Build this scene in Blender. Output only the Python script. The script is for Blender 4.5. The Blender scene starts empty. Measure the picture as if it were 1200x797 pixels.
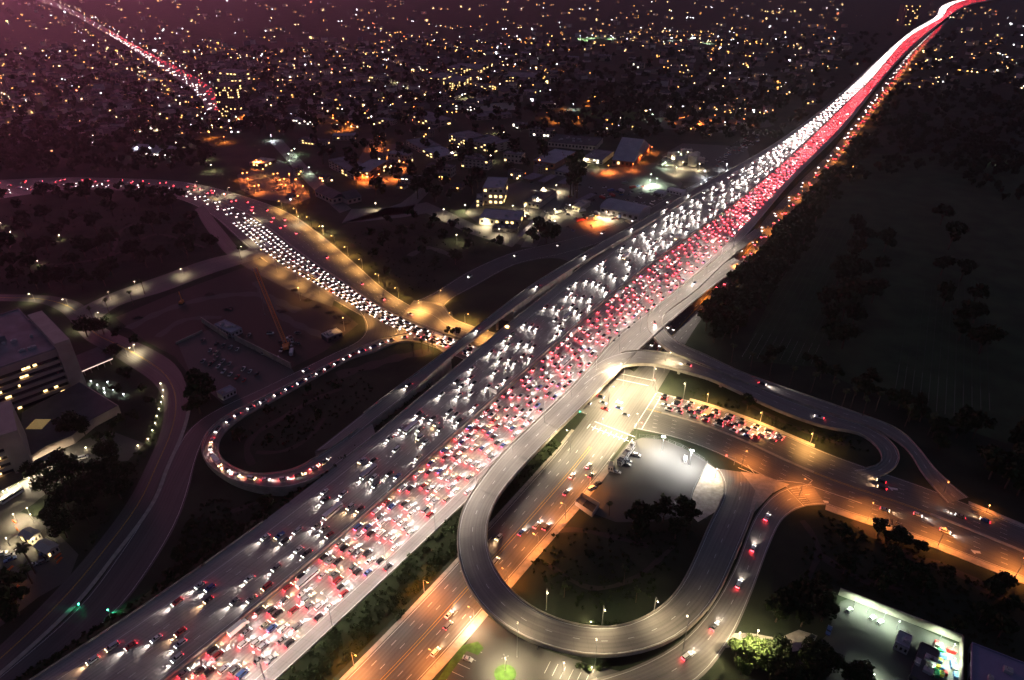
import bpy, math, random
import numpy as np
from math import radians as R, pi, sin, cos
from mathutils import Vector, Matrix
random.seed(7); rng = np.random.default_rng(7)
S = bpy.context.scene
col = S.collection
# ---------------------------------------------------------------- camera, sky, exposure
CAM_H = 265.0; FPX = 800.0; HORIZON = -75.0
PITCH = math.atan((398.5 - HORIZON) / FPX)
cd = bpy.data.cameras.new('camera'); cam = bpy.data.objects.new('camera', cd); col.objects.link(cam)
cam.location = (0, 0, CAM_H); cam.rotation_euler = (pi/2 - PITCH, 0, 0)
cd.sensor_width = 36; cd.lens = FPX / 1200 * 36; cd.clip_start = 1; cd.clip_end = 60000
S.camera = cam
S.view_settings.view_transform = 'Standard'; S.view_settings.look = 'None'
S.view_settings.gamma = 1; S.view_settings.use_curve_mapping = False
S.view_settings.exposure = 3.0
S.cycles.use_denoising = True; S.cycles.use_adaptive_sampling = True; S.cycles.adaptive_threshold = 0.05
S.cycles.max_bounces = 3; S.cycles.diffuse_bounces = 2; S.cycles.glossy_bounces = 1
S.cycles.transmission_bounces = 1; S.cycles.volume_bounces = 0; S.cycles.transparent_max_bounces = 4
S.cycles.sample_clamp_indirect = 2.0; S.cycles.use_light_tree = True
S.cycles.caustics_reflective = False; S.cycles.caustics_refractive = False
S.cycles.volume_step_rate = 4; S.cycles.volume_max_steps = 32

w = bpy.data.worlds.new('World'); S.world = w; w.use_nodes = True
nt = w.node_tree; nt.nodes.clear()
def N(t, **k):
    n = nt.nodes.new(t)
    for a, b in k.items(): setattr(n, a, b)
    return n
out = N('ShaderNodeOutputWorld'); bg = N('ShaderNodeBackground'); L_ = nt.links
sky = N('ShaderNodeTexSky', sky_type='NISHITA', sun_disc=False)
sky.sun_elevation = R(-3.0); sky.sun_rotation = R(-62)
bg.inputs['Strength'].default_value = 0.008
L_.new(sky.outputs[0], bg.inputs['Color'])
# afterglow low in the west (left, beyond the frame's top) and a faint violet city sky all round
tc = N('ShaderNodeTexCoord'); sx = N('ShaderNodeSeparateXYZ'); L_.new(tc.outputs['Generated'], sx.inputs[0])
dt = N('ShaderNodeVectorMath', operation='DOT_PRODUCT'); L_.new(tc.outputs['Generated'], dt.inputs[0])
dt.inputs[1].default_value = Vector((-0.64, 0.76, 0.06)).normalized()
mr = N('ShaderNodeMapRange'); L_.new(dt.outputs['Value'], mr.inputs[0])
mr.inputs[1].default_value = 0.925; mr.inputs[2].default_value = 1.0
pw = N('ShaderNodeMath', operation='POWER'); L_.new(mr.outputs[0], pw.inputs[0]); pw.inputs[1].default_value = 2.0
mx = N('ShaderNodeMix', data_type='RGBA'); L_.new(pw.outputs[0], mx.inputs['Factor'])
mx.inputs['A'].default_value = (0.0072, 0.0080, 0.0140, 1); mx.inputs['B'].default_value = (1.05, 0.25, 0.42, 1)
bg2 = N('ShaderNodeBackground'); L_.new(mx.outputs['Result'], bg2.inputs['Color'])
ad = N('ShaderNodeAddShader'); L_.new(bg.outputs[0], ad.inputs[0]); L_.new(bg2.outputs[0], ad.inputs[1])
L_.new(ad.outputs[0], out.inputs[0])

# ---------------------------------------------------------------- helpers
def U(px, py, z=0.0):
    dx = (px - 600) / FPX; dy = -(py - 398.5) / FPX
    cp, sp = cos(PITCH), sin(PITCH)
    d = (dx, cp + dy * sp, -sp + dy * cp)
    t = (CAM_H - z) / -d[2]
    return Vector((d[0] * t, d[1] * t, z))
def P(v):
    x, y, z = v[0], v[1], v[2] - CAM_H
    cp, sp = cos(PITCH), sin(PITCH)
    dep = y * cp - z * sp; up = y * sp + z * cp
    return (600 + FPX * x / dep, 398.5 - FPX * up / dep, dep)

def tag(o, label=None, cat=None, group=None, kind=None):
    if label: o['label'] = label
    if cat: o['category'] = cat
    if group: o['group'] = group
    if kind: o['kind'] = kind
    return o
def empty(name, loc, rz=0, **k):
    o = bpy.data.objects.new(name, None); col.objects.link(o)
    o.location = loc; o.rotation_euler = (0, 0, rz); o.empty_display_size = 1
    return tag(o, **k)
def copy_tree(o, parent=None):
    c = o.copy(); col.objects.link(c); c.parent = parent
    for ch in o.children: copy_tree(ch, c)
    return c

class MB:
    def __init__(s): s.v = []; s.f = []; s.m = []; s.uv = None
    def add(s, vs, fs, m=0):
        b = len(s.v); s.v.extend([tuple(v) for v in vs]); s.f.extend([tuple(b + i for i in f) for f in fs]); s.m.extend([m] * len(fs)); return s
    def box(s, c, d, rz=0, m=0, taper=1.0):
        hx, hy, hz = d[0] / 2, d[1] / 2, d[2] / 2; ca, sa = cos(rz), sin(rz); vs = []
        for k, t in ((-1, 1.0), (1, taper)):
            for sx_, sy_ in ((-1, -1), (1, -1), (1, 1), (-1, 1)):
                x, y = sx_ * hx * t, sy_ * hy * t
                vs.append((c[0] + x * ca - y * sa, c[1] + x * sa + y * ca, c[2] + k * hz))
        return s.add(vs, [(3, 2, 1, 0), (4, 5, 6, 7), (0, 1, 5, 4), (1, 2, 6, 5), (2, 3, 7, 6), (3, 0, 4, 7)], m)
    def prism(s, pts, z0, z1, m=0):
        n = len(pts)
        a = sum(pts[i][0] * pts[(i + 1) % n][1] - pts[(i + 1) % n][0] * pts[i][1] for i in range(n))
        if a < 0: pts = pts[::-1]
        vs = [(p[0], p[1], z0) for p in pts] + [(p[0], p[1], z1) for p in pts]
        return s.add(vs, [tuple(range(n - 1, -1, -1)), tuple(range(n, 2 * n))] + [(i, (i + 1) % n, n + (i + 1) % n, n + i) for i in range(n)], m)
    def tube(s, p0, p1, r0, r1=None, n=6, m=0, caps=True):
        p0, p1 = Vector(p0), Vector(p1); r1 = r0 if r1 is None else r1
        d = (p1 - p0).normalized(); a = d.orthogonal().normalized(); b = d.cross(a)
        vs = [p0 + (a * cos(2 * pi * i / n) + b * sin(2 * pi * i / n)) * r0 for i in range(n)] + [p1 + (a * cos(2 * pi * i / n) + b * sin(2 * pi * i / n)) * r1 for i in range(n)]
        fs = [(i, (i + 1) % n, n + (i + 1) % n, n + i) for i in range(n)]
        if caps: fs += [tuple(range(n - 1, -1, -1)), tuple(range(n, 2 * n))]
        return s.add(vs, fs, m)
    def build(s, name, mats, parent=None, loc=None, smooth=False, **k):
        me = bpy.data.meshes.new(name); me.from_pydata(s.v, [], s.f)
        for mm in (mats if isinstance(mats, (list, tuple)) else [mats]): me.materials.append(mm)
        if any(s.m): me.polygons.foreach_set('material_index', s.m)
        if smooth: me.polygons.foreach_set('use_smooth', [True] * len(s.f))
        if s.uv is not None:
            ul = me.uv_layers.new(name='UVMap'); li = np.empty(len(me.loops), dtype=np.int32); me.loops.foreach_get('vertex_index', li)
            ul.data.foreach_set('uv', np.asarray(s.uv, dtype=np.float32)[li].ravel())
        me.update()
        o = bpy.data.objects.new(name, me); col.objects.link(o); o.parent = parent
        if loc is not None: o.location = loc
        return tag(o, **k)

_mats = {}
def mat(name, color, rough=0.8, noise=0.25, scale=0.3, emit=None, es=0, metal=0, spec=0.3, color2=None, detail=4, uvtex=False, bump=0):
    if name in _mats: return _mats[name]
    m = bpy.data.materials.new(name); m.use_nodes = True; t = m.node_tree
    b = t.nodes['Principled BSDF']; b.inputs['Roughness'].default_value = rough; b.inputs['Metallic'].default_value = metal
    b.inputs['Specular IOR Level'].default_value = spec
    if emit:
        b.inputs['Base Color'].default_value = (*color, 1)
        b.inputs['Emission Color'].default_value = (*emit, 1); b.inputs['Emission Strength'].default_value = es
    if noise and not emit:
        nz = t.nodes.new('ShaderNodeTexNoise'); nz.inputs['Scale'].default_value = scale; nz.inputs['Detail'].default_value = detail
        c = t.nodes.new('ShaderNodeTexCoord'); t.links.new(c.outputs['Object'], nz.inputs['Vector'])
        rp = t.nodes.new('ShaderNodeMix'); rp.data_type = 'RGBA'
        c2 = color2 or tuple(x * (1 + noise) for x in color)
        rp.inputs['A'].default_value = (*[x * (1 - noise) if not color2 else x for x in color], 1); rp.inputs['B'].default_value = (*c2, 1)
        mp = t.nodes.new('ShaderNodeMapRange'); mp.inputs[1].default_value = 0.35; mp.inputs[2].default_value = 0.65
        t.links.new(nz.outputs[0], mp.inputs[0]); t.links.new(mp.outputs[0], rp.inputs['Factor'])
        t.links.new(rp.outputs['Result'], b.inputs['Base Color'])
    elif not emit: b.inputs['Base Color'].default_value = (*color, 1)
    _mats[name] = m; return m

def road_mat(name, base, joint=0.0, lanes=3.6, streak=0.35):
    """pavement: UV x = metres across, y = metres along; tyre polish and oil run along the lanes, joints run across"""
    m = bpy.data.materials.new(name); m.use_nodes = True; t = m.node_tree; b = t.nodes['Principled BSDF']
    b.inputs['Roughness'].default_value = 0.62; b.inputs['Specular IOR Level'].default_value = 0.4
    uv = t.nodes.new('ShaderNodeUVMap'); sp = t.nodes.new('ShaderNodeSeparateXYZ'); t.links.new(uv.outputs[0], sp.inputs[0])
    mp = t.nodes.new('ShaderNodeMapping'); mp.inputs['Scale'].default_value = (1.1, 0.012, 1); t.links.new(uv.outputs[0], mp.inputs[0])
    n1 = t.nodes.new('ShaderNodeTexNoise'); n1.inputs['Scale'].default_value = 1; n1.inputs['Detail'].default_value = 3; t.links.new(mp.outputs[0], n1.inputs['Vector'])
    n2 = t.nodes.new('ShaderNodeTexNoise'); n2.inputs['Scale'].default_value = 0.05; n2.inputs['Detail'].default_value = 6; t.links.new(uv.outputs[0], n2.inputs['Vector'])
    def math_(op, a, bb, c=None):
        q = t.nodes.new('ShaderNodeMath'); q.operation = op
        for i, x in enumerate((a, bb, c)):
            if x is None: continue
            if isinstance(x, (int, float)): q.inputs[i].default_value = x
            else: t.links.new(x, q.inputs[i])
        return q.outputs[0]
    # two wheel tracks per lane
    tr = math_('COSINE', math_('MULTIPLY', sp.outputs[0], 4 * pi / lanes), 0)
    v = math_('ADD', math_('MULTIPLY', math_('SUBTRACT', n1.outputs[0], 0.5), streak * 2.2), math_('MULTIPLY', tr, -0.07))
    v = math_('ADD', v, math_('MULTIPLY', math_('SUBTRACT', n2.outputs[0], 0.5), 0.5))
    # slabs of slightly different age
    wn = t.nodes.new('ShaderNodeTexWhiteNoise'); wn.noise_dimensions = '2D'
    cb = t.nodes.new('ShaderNodeCombineXYZ')
    t.links.new(math_('FLOOR', math_('DIVIDE', sp.outputs[0], lanes), 0), cb.inputs[0]); t.links.new(math_('FLOOR', math_('DIVIDE', sp.outputs[1], 34.0), 0), cb.inputs[1])
    t.links.new(cb.outputs[0], wn.inputs[0])
    v = math_('ADD', v, math_('MULTIPLY', math_('SUBTRACT', wn.outputs[0], 0.5), 0.14))
    if joint:
        fr = math_('FRACT', math_('DIVIDE', sp.outputs[1], 6.0), 0)
        v = math_('SUBTRACT', v, math_('MULTIPLY', math_('LESS_THAN', fr, 0.05), joint))
    f = math_('MAXIMUM', math_('ADD', v, 1.0), 0.15)
    vm = t.nodes.new('ShaderNodeVectorMath'); vm.operation = 'SCALE'; vm.inputs[0].default_value = base; t.links.new(f, vm.inputs['Scale'])
    t.links.new(vm.outputs[0], b.inputs['Base Color'])
    _mats[name] = m; return m

M_conc = road_mat('concrete_pavement', (0.225, 0.205, 0.20), joint=0.16, streak=0.35)
M_asph = road_mat('asphalt', (0.060, 0.058, 0.058), streak=0.5)
M_asph2 = road_mat('worn_asphalt', (0.105, 0.10, 0.095), streak=0.4)
M_ramp = road_mat('ramp_concrete', (0.17, 0.155, 0.14), joint=0.10, streak=0.45)
M_lot = mat('lot_surface', (0.075, 0.072, 0.068), noise=0, color2=(0.20, 0.19, 0.175), scale=0.07, detail=10)
M_wall = mat('wall_concrete', (0.30, 0.27, 0.23), noise=0.18, scale=0.25)
M_curb = mat('kerb_concrete', (0.32, 0.29, 0.25), noise=0.15, scale=0.4)
M_white = mat('white_paint', (0.6, 0.6, 0.58), noise=0.12, scale=1.5)
M_yellow = mat('yellow_paint', (0.65, 0.42, 0.06), noise=0.1, scale=1.5)
M_dirt = mat('dirt', (0.045, 0.035, 0.028), noise=0, color2=(0.12, 0.095, 0.078), scale=0.06, detail=8); 
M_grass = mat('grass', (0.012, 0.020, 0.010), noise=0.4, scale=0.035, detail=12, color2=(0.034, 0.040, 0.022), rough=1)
M_lawn = mat('lawn', (0.05, 0.10, 0.02), noise=0.3, scale=0.4, detail=6, rough=1)
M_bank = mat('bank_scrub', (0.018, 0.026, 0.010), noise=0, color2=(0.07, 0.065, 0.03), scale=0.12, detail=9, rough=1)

def catmull(pts, step):
    """pts: list of Vectors -> dense list about every `step` metres"""
    n = len(pts)
    if n < 3:
        k = max(2, int((pts[1] - pts[0]).length / step)); return [pts[0].lerp(pts[1], i / k) for i in range(k + 1)]
    o = []
    for i in range(n - 1):
        p1, p2 = pts[i], pts[i + 1]
        p0 = pts[i - 1] if i > 0 else p1 * 2 - p2
        p3 = pts[i + 2] if i + 2 < n else p2 * 2 - p1
        # centripetal parametrisation keeps the curve free of loops
        t0 = 0; t1 = t0 + max((p1 - p0).length, 1e-3) ** .5; t2 = t1 + max((p2 - p1).length, 1e-3) ** .5; t3 = t2 + max((p3 - p2).length, 1e-3) ** .5
        k = max(1, int(round((p2 - p1).length / step)))
        for j in range(k):
            t = t1 + (t2 - t1) * j / k
            A1 = p0 * ((t1 - t) / (t1 - t0)) + p1 * ((t - t0) / (t1 - t0)); A2 = p1 * ((t2 - t) / (t2 - t1)) + p2 * ((t - t1) / (t2 - t1)); A3 = p2 * ((t3 - t) / (t3 - t2)) + p3 * ((t - t2) / (t3 - t2))
            B1 = A1 * ((t2 - t) / (t2 - t0)) + A2 * ((t - t0) / (t2 - t0)); B2 = A2 * ((t3 - t) / (t3 - t1)) + A3 * ((t - t1) / (t3 - t1))
            o.append(B1 * ((t2 - t) / (t2 - t1)) + B2 * ((t - t1) / (t2 - t1)))
    o.append(pts[-1]); return o
def smooth(a, it):
    for _ in range(it):
        a = [a[0]] + [(a[i - 1] + a[i] * 2 + a[i + 1]) / 4 for i in range(1, len(a) - 1)] + [a[-1]]
    return a

class Road:
    def __init__(s, left, right, z=0.0, step=6, sm=2):
        """left/right: photo points of both edges (x, y[, z]); unprojected onto their height, splined, then paired"""
        g = lambda q: [U(p[0], p[1], p[2] if len(p) > 2 else z) for p in q]
        A, B = smooth(catmull(g(left), step), sm), smooth(catmull(g(right), step), sm)
        Ln = [0]
        for i in range(1, len(A)): Ln.append(Ln[-1] + (A[i] - A[i - 1]).length)
        Lb = [0]
        for i in range(1, len(B)): Lb.append(Lb[-1] + (B[i] - B[i - 1]).length)
        # pair every A sample with the B point nearest to it, monotone
        j = 0; Bp = []
        NB = len(B)
        for i, a in enumerate(A):
            fr = Ln[i] / Ln[-1]
            best = min(range(NB), key=lambda k: (B[k] - a).length + 0.25 * abs(Lb[k] - fr * Lb[-1]))
            j = max(j, best); Bp.append(Lb[j])
        Bp[0] = 0; Bp[-1] = Lb[-1]
        for _ in range(12): Bp = [Bp[0]] + [(Bp[i - 1] + Bp[i] * 2 + Bp[i + 1]) / 4 for i in range(1, len(Bp) - 1)] + [Bp[-1]]
        def atB(d):
            k = int(np.searchsorted(Lb, d)); k = min(max(k, 1), NB - 1)
            t = (d - Lb[k - 1]) / max(Lb[k] - Lb[k - 1], 1e-6); return B[k - 1].lerp(B[k], min(max(t, 0), 1))
        s.A = A; s.B = [atB(d) for d in Bp]
        C = [(a + b) / 2 for a, b in zip(s.A, s.B)]; s.s = [0]
        for i in range(1, len(C)): s.s.append(s.s[-1] + (C[i] - C[i - 1]).length)
        s.C = C; s.len = s.s[-1]
    def at(s, d, fr=0.5, off=0.0):
        k = int(np.searchsorted(s.s, d)); k = min(max(k, 1), len(s.s) - 1)
        t = min(max((d - s.s[k - 1]) / max(s.s[k] - s.s[k - 1], 1e-6), 0), 1)
        a = s.A[k - 1].lerp(s.A[k], t); b = s.B[k - 1].lerp(s.B[k], t)
        dr = s.C[k] - s.C[k - 1]
        p = a.lerp(b, fr)
        if off: p = p + (b - a).normalized() * off
        return p, math.atan2(dr.y, dr.x), (b - a).length
    def surf(s, name, m, dz=0.0, lo=0, hi=None, label=None, kind='structure', parent=None, thick=0.0):
        hi = s.len if hi is None else hi
        idx = [i for i in range(len(s.s)) if lo <= s.s[i] <= hi]
        mb = MB(); uv = []; fs = []
        NC = 3
        for i in idx:
            a, b = s.A[i], s.B[i]; wd = (b - a).length
            for c in range(NC + 1):
                p = a.lerp(b, c / NC); mb.v.append((p.x, p.y, p.z + dz)); uv.append((wd * c / NC, s.s[i]))
        for i in range(len(idx) - 1):
            for c in range(NC):
                q = i * (NC + 1) + c
                f = (q, q + 1, q + NC + 2, q + NC + 1)
                fs.append(f)
        # orientation upwards
        v = [Vector(mb.v[k]) for k in fs[0]]
        if (v[1] - v[0]).cross(v[2] - v[1]).z < 0: fs = [f[::-1] for f in fs]
        mb.f = fs; mb.m = [0] * len(fs)
        if thick:
            n0 = len(mb.v)
            for i in idx:
                a, b = s.A[i], s.B[i]
                for p, zz in ((a, 0), (a, -thick), (b, -thick), (b, 0)):
                    mb.v.append((p.x, p.y, p.z + dz - 0.003 + zz)); uv.append((zz, s.s[i]))
            for i in range(len(idx) - 1):
                for c in range(3):
                    q = n0 + i * 4 + c; mb.f.append((q, q + 1, q + 5, q + 4)); mb.m.append(1)
        mb.uv = uv
        return mb.build(name, [m, M_wall] if thick else m, parent, kind=kind, label=label)
    def wall(s, side, h=0.9, wd=0.45, lo=0, hi=None, off=0.0, base=0.0):
        """swept barrier along an edge (fr=side)"""
        hi = s.len if hi is None else hi; mb = MB(); idx = [i for i in range(len(s.s)) if lo <= s.s[i] <= hi]
        for i in idx:
            a, b = s.A[i], s.B[i]; u = (b - a).normalized(); u.z = 0
            p = a.lerp(b, side) + u * off * (1 if side < .5 else -1)
            mb.v += [tuple(p - u * wd / 2 + Vector((0, 0, base))), tuple(p - u * wd / 3.4 + Vector((0, 0, base + h))), tuple(p + u * wd / 3.4 + Vector((0, 0, base + h))), tuple(p + u * wd / 2 + Vector((0, 0, base)))]
        for i in range(len(idx) - 1):
            for c in range(3): q = i * 4 + c; mb.f.append((q, q + 4, q + 5, q + 1)); mb.m.append(0)
        return mb
    def marks(s, fr_list, dz, w_=0.22, dash=None, lo=0, hi=None, offs=None, mb=None, m=0):
        """painted lines at fractions of the width; dash=(on, off)"""
        hi = s.len if hi is None else hi; mb = mb or MB()
        for q, fr in enumerate(fr_list):
            of = offs[q] if offs else 0
            d = lo
            while d < hi - 1:
                e = min(d + (dash[0] if dash else 8), hi)
                vs = []
                for dd in (d, e):
                    p, an, wd = s.at(dd, fr, of); n = Vector((-sin(an), cos(an), 0)) * w_ / 2
                    vs += [p + n + Vector((0, 0, dz)), p - n + Vector((0, 0, dz))]
                mb.add([vs[0], vs[1], vs[3], vs[2]], [(0, 1, 2, 3)], m)
                d = e + (dash[1] if dash else 0)
        return mb
# ---------------------------------------------------------------- the road network
ZF = 7.0                                                            # freeway deck height
fw_sb = Road([(-150,915),(-20,838),(45,797),(120,752),(200,703),(265,655),(335,596),(365,573),(420,531),(465,492),(529,431),(588,383),(620,359),(664,324),(700,297),(738,270),(800,228),(868,193),(912,166),(959,132),(990,105),(1030,68),(1071,34),(1095,20),(1101,7),(1122,0),(1170,-9)],
             [(0,950),(110,868),(200,797),(305,717),(400,640),(498,536),(560,482),(610,439),(681,377),(755,309),(820,270),(888,217),(935,176),(983,129),(1020,95),(1064,44),(1105,20),(1113,8),(1133,0),(1172,-6)], ZF, step=8, sm=260)
fw_nb = Road([(0,950),(110,868),(200,797),(305,717),(400,640),(498,536),(560,482),(610,439),(681,377),(755,309),(820,270),(888,217),(935,176),(983,129),(1020,95),(1064,44),(1105,20),(1113,8),(1133,0),(1172,-6)],
             [(180,930),(330,799),(400,732),(457,676),(495,641),(535,601),(590,548),(642,496),(695,444),(750,392),(800,350),(851,306),(885,265),(912,230),(945,194),(983,159),(1017,115),(1050,75),(1091,37),(1106,24),(1122,13),(1140,5),(1176,-2)], ZF, step=8, sm=260)
collector = Road([(369,529,7),(410,497,7.6),(449,466,9),(521,413,11.5),(588,360,12),(620,336,12),(667,307,12),(706,284,10.5),(760,254,8),(835,208,7.3)],
                 [(405,521,7),(440,490,7.6),(478,463,9),(535,413,11.5),(587,373,12),(620,349,12),(668,317,12),(712,291,10.5),(766,259,8),(840,213,7.3)], step=6, sm=14)
ramp_loop = Road([(860,302,7.05),(800,338,7.6),(725,392,8.6),(671,452,9.5),(590,530,9.5),(565,560,9.5),(542,596,9.5),(535,637,9.5),(546,683,9.5),(569,716,9.5),(610,746,9),(671,766,8),(722,769,7),(766,760,5.5),(800,743,4),(837,704,2),(861,655,0.8),(883,601,0.1),(891,570,0.05),(889,556,.05)],
                 [(872,308,7.05),(815,352,7.6),(755,405,8.6),(698,462,9.5),(630,529,9.5),(605,556,9.5),(583,584,9.5),(571,618,9.5),(576,658,9.5),(603,696,9.5),(644,722,9),(688,734,8),(725,734,7),(766,717,5.5),(793,692,4),(815,650,2),(830,615,0.8),(848,578,0.1),(848,562,.05),(838,549,.05)], step=5)
ramp_south = Road([(640,812),(690,797),(725,788),(768,770),(800,750),(834,712),(862,663),(885,605),(906,580),(925,570),(950,566)],
                  [(760,840),(792,815),(820,797),(854,754),(878,703),(902,639),(919,606),(944,592),(968,592)], 0.04, step=5)
sepulveda = Road([(330,870),(408,797),(480,719),(536,661),(573,620),(600,587),(657,529),(682,492),(722,440),(757,400),(781,378),(803,360),(851,308),(880,275),(908,244),(940,210),(972,180),(999,145),(1033,100),(1067,58),(1090,36),(1104,22)],
                 [(420,870),(500,797),(560,719),(592,682),(634,636),(677,588),(728,525),(760,476),(782,440),(800,410),(809,390),(826,368),(868,317),(898,283),(926,250),(956,215),(985,185),(1010,150),(1045,105),(1077,62),(1100,38),(1112,24)], 0.02, step=6, sm=60)
wilshire = Road([(-120,217),(0,211),(68,208),(140,209),(215,213),(273,226),(336,248),(370,270),(418,310),(457,344),(503,369),(553,387),(600,402),(650,420),(715,440),(769,459),(828,475),(890,497),(976,534),(1040,556),(1091,573),(1200,619),(1300,660)],
                [(-120,246),(0,233),(68,223),(140,223),(205,232),(245,250),(285,285),(320,314),(391,352),(428,373),(470,394),(519,411),(570,434),(625,460),(680,484),(735,502),(776,508),(841,530),(900,562),(969,593),(1044,616),(1200,677),(1300,716)], 0.0, step=6, sm=10)
ramp_far = Road([(486,353),(505,345),(542,322),(570,308),(603,295),(650,284),(700,271),(745,252),(790,228),(835,205)],
                [(516,364),(530,350),(556,336),(580,322),(607,309),(655,299),(705,284),(752,266),(797,240),(840,215)], 0.05, step=6)
ramp_under = Road([(607,296),(640,289),(670,290),(695,299),(712,312),(722,330)], [(600,311),(638,303),(655,303),(672,309),(683,318),(690,332)], 0.03, step=5)
ramp_slip = Road([(485,352),(518,356),(530,372),(560,384),(590,393)], [(470,372),(500,384),(540,397),(565,404),(590,410)], 0.045, step=4)
ramp_outer = Road([(418,362),(428,378),(424,397),(385,417),(300,459),(262,476),(230,495),(210,519),(200,540),(188,562),(172,598),(135,655),(91,712),(0,792),(-60,840)],
                  [(462,378),(470,393),(430,405),(385,427),(305,467),(275,482),(247,501),(236,522),(228,545),(222,572),(203,622),(142,712),(85,764),(30,812),(-10,850)], 0.06, step=5)
ramp_queue = Road([(540,408),(502,392),(471,392),(430,404),(385,428),(305,468),(271,484),(247,502),(236,524,.5),(240,540,1.5),(261,558,3),(291,569,4.5),(339,572,6),(372,560,6.9),(400,541,7.05),(440,510,7.05)],
                  [(525,417),(502,403),(465,402),(440,413),(417,419),(388,434),(322,470),(285,490),(262,509),(256,523,.5),(261,538,1.5),(281,551,3),(305,556,4.5),(345,550,6),(372,535,6.9),(400,517,7.05),(435,490,7.05)], 0.08, step=4)
hospital_road = Road([(-60,352),(0,353),(44,355),(72,366),(100,398),(125,412),(150,428),(178,447),(190,465),(192,485),(187,510),(172,545),(150,588),(105,648),(60,698),(0,757),(-60,810)],
                     [(-60,342),(0,345),(50,346),(92,354),(122,384),(148,396),(180,410),(208,430),(219,455),(219,482),(211,510),(194,548),(177,590),(131,652),(88,706),(20,770),(-40,820)], 0.03, step=5)
cross_road = Road([(84,366),(130,344),(190,323),(240,305),(281,295),(300,288)], [(110,380),(138,359),(195,341),(247,321),(285,309),(312,300)], 0.035, step=5)
service_road = Road([(238,240),(262,270),(285,295),(310,306),(355,326),(392,350)], [(228,246),(246,274),(268,300),(300,320),(350,345),(389,360)], 0.028, step=5)
ramp_flyover = Road([(690,434,9.5),(704,423,9.5),(722,415,9.4),(745,411,9.2),(776,413,8.8),(805,420,8.2),(835,432,7.4),(862,443,6.3),(930,471,4),(985,490,2),(1016,500,1),(1040,514,.5),(1055,534,.2),(1046,552,.1),(1018,563,.06)],
                    [(684,452,9.5),(704,437,9.5),(726,430,9.4),(750,427,9.2),(776,429,8.8),(805,437,8.2),(830,444,7.4),(851,453,6.3),(918,484,4),(972,502,2),(1004,507,1),(1024,520,.5),(1034,536,.2),(1027,546,.1),(1000,551,.06)], step=4)
ramp_north = Road([(885,268,7.02),(840,303,7.1),(800,334,7.6),(775,354,8),(762,366,8),(758,380,8),(764,394,8),(778,407,8),(797,419,8),(858,443,6.5),(930,470,4),(985,489,2),(1025,503,.8),(1060,525,.1),(1082,558,.05),(1110,590,.03)],
                  [(893,274,7.02),(850,308,7.1),(812,344,7.6),(787,362,8),(777,372,8),(776,381,8),(782,390,8),(798,404,8),(820,413,8),(868,436,6.5),(935,460,4),(1003,484,2),(1054,504,.8),(1080,530,.1),(1100,555,.05),(1135,583,.03)], step=4)
# ---------------------------------------------------------------- ground, roads, banks, viaducts
ORD = ['first','second','third','fourth','fifth','sixth','seventh','eighth','ninth','tenth','eleventh','twelfth','thirteenth','fourteenth','fifteenth','sixteenth','seventeenth','eighteenth','nineteenth']
TEN = ['','','twenty','thirty','forty','fifty','sixty','seventy','eighty','ninety']
def ordinal(n):                                                     # 1-based
    if n <= 19: return ORD[n - 1]
    t, u = divmod(n, 10)
    return (TEN[t][:-1] + 'ieth') if u == 0 else TEN[t] + '-' + ORD[u - 1]

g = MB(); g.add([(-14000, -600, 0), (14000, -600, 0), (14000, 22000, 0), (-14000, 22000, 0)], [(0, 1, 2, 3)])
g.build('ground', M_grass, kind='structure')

def poly(name, pts, z, m, kind='structure', parent=None, zz=0.0, **k):
    q = [U(p[0], p[1], zz) for p in pts]
    mb = MB(); mb.v = [(p.x, p.y, z) for p in q]
    a = sum(q[i].x * q[(i + 1) % len(q)].y - q[(i + 1) % len(q)].x * q[i].y for i in range(len(q)))
    f = tuple(range(len(q)));  f = f if a > 0 else f[::-1]
    mb.f = [f]; mb.m = [0]; mb.uv = [(p.x * .7, p.y * .7) for p in q]
    return mb.build(name, m, parent, kind=kind, **k)
def slab(name, pts, z0, z1, m, kind='structure', parent=None, **k):
    q = [U(p[0], p[1], 0) for p in pts]; mb = MB(); mb.prism([(p.x, p.y) for p in q], z0, z1)
    return mb.build(name, m, parent, kind=kind, **k)

# nearest station along a road to a photo point at height z
def station(r, px, py, z=0.0):
    p = U(px, py, z); return min(range(len(r.C)), key=lambda i: (r.C[i] - p).length), r.s
def S_(r, px, py, z=0.0):
    i, s_ = station(r, px, py, z); return s_[i]

# pavements laid 3 cm apart where they overlap
o = wilshire.surf('boulevard', M_asph2, 0.04)
marks = wilshire.marks([.12, .21, .30, .39, .61, .70, .79, .88], 0.05, 0.16, (3, 9), lo=60)
marks = wilshire.marks([0.02, 0.98], 0.05, 0.2, lo=60, mb=marks)
marks.build('lane_lines', M_white, o, kind='structure')
wilshire.marks([0.49, 0.51], 0.05, 0.2, lo=60).build('centre_lines', M_yellow, o, kind='structure')
o = sepulveda.surf('avenue', M_asph2, 0.07)
d0 = S_(sepulveda, 690, 525); d1 = S_(sepulveda, 775, 425)
mb = sepulveda.marks([.17, .33, .66, .82], 0.085, 0.2, (3, 9), hi=d0); sepulveda.marks([.2, .4, .6, .8], 0.085, 0.2, (3, 9), lo=d1, hi=1500, mb=mb)
sepulveda.marks([0.03, 0.97], 0.085, 0.2, hi=d0, mb=mb); mb.build('lane_lines', M_white, o, kind='structure')
mb = sepulveda.marks([.475, .525], 0.085, 0.2, hi=d0); sepulveda.marks([.49, .51], .085, .2, lo=d1, hi=1500, mb=mb); mb.build('centre_lines', M_yellow, o, kind='structure')
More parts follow.
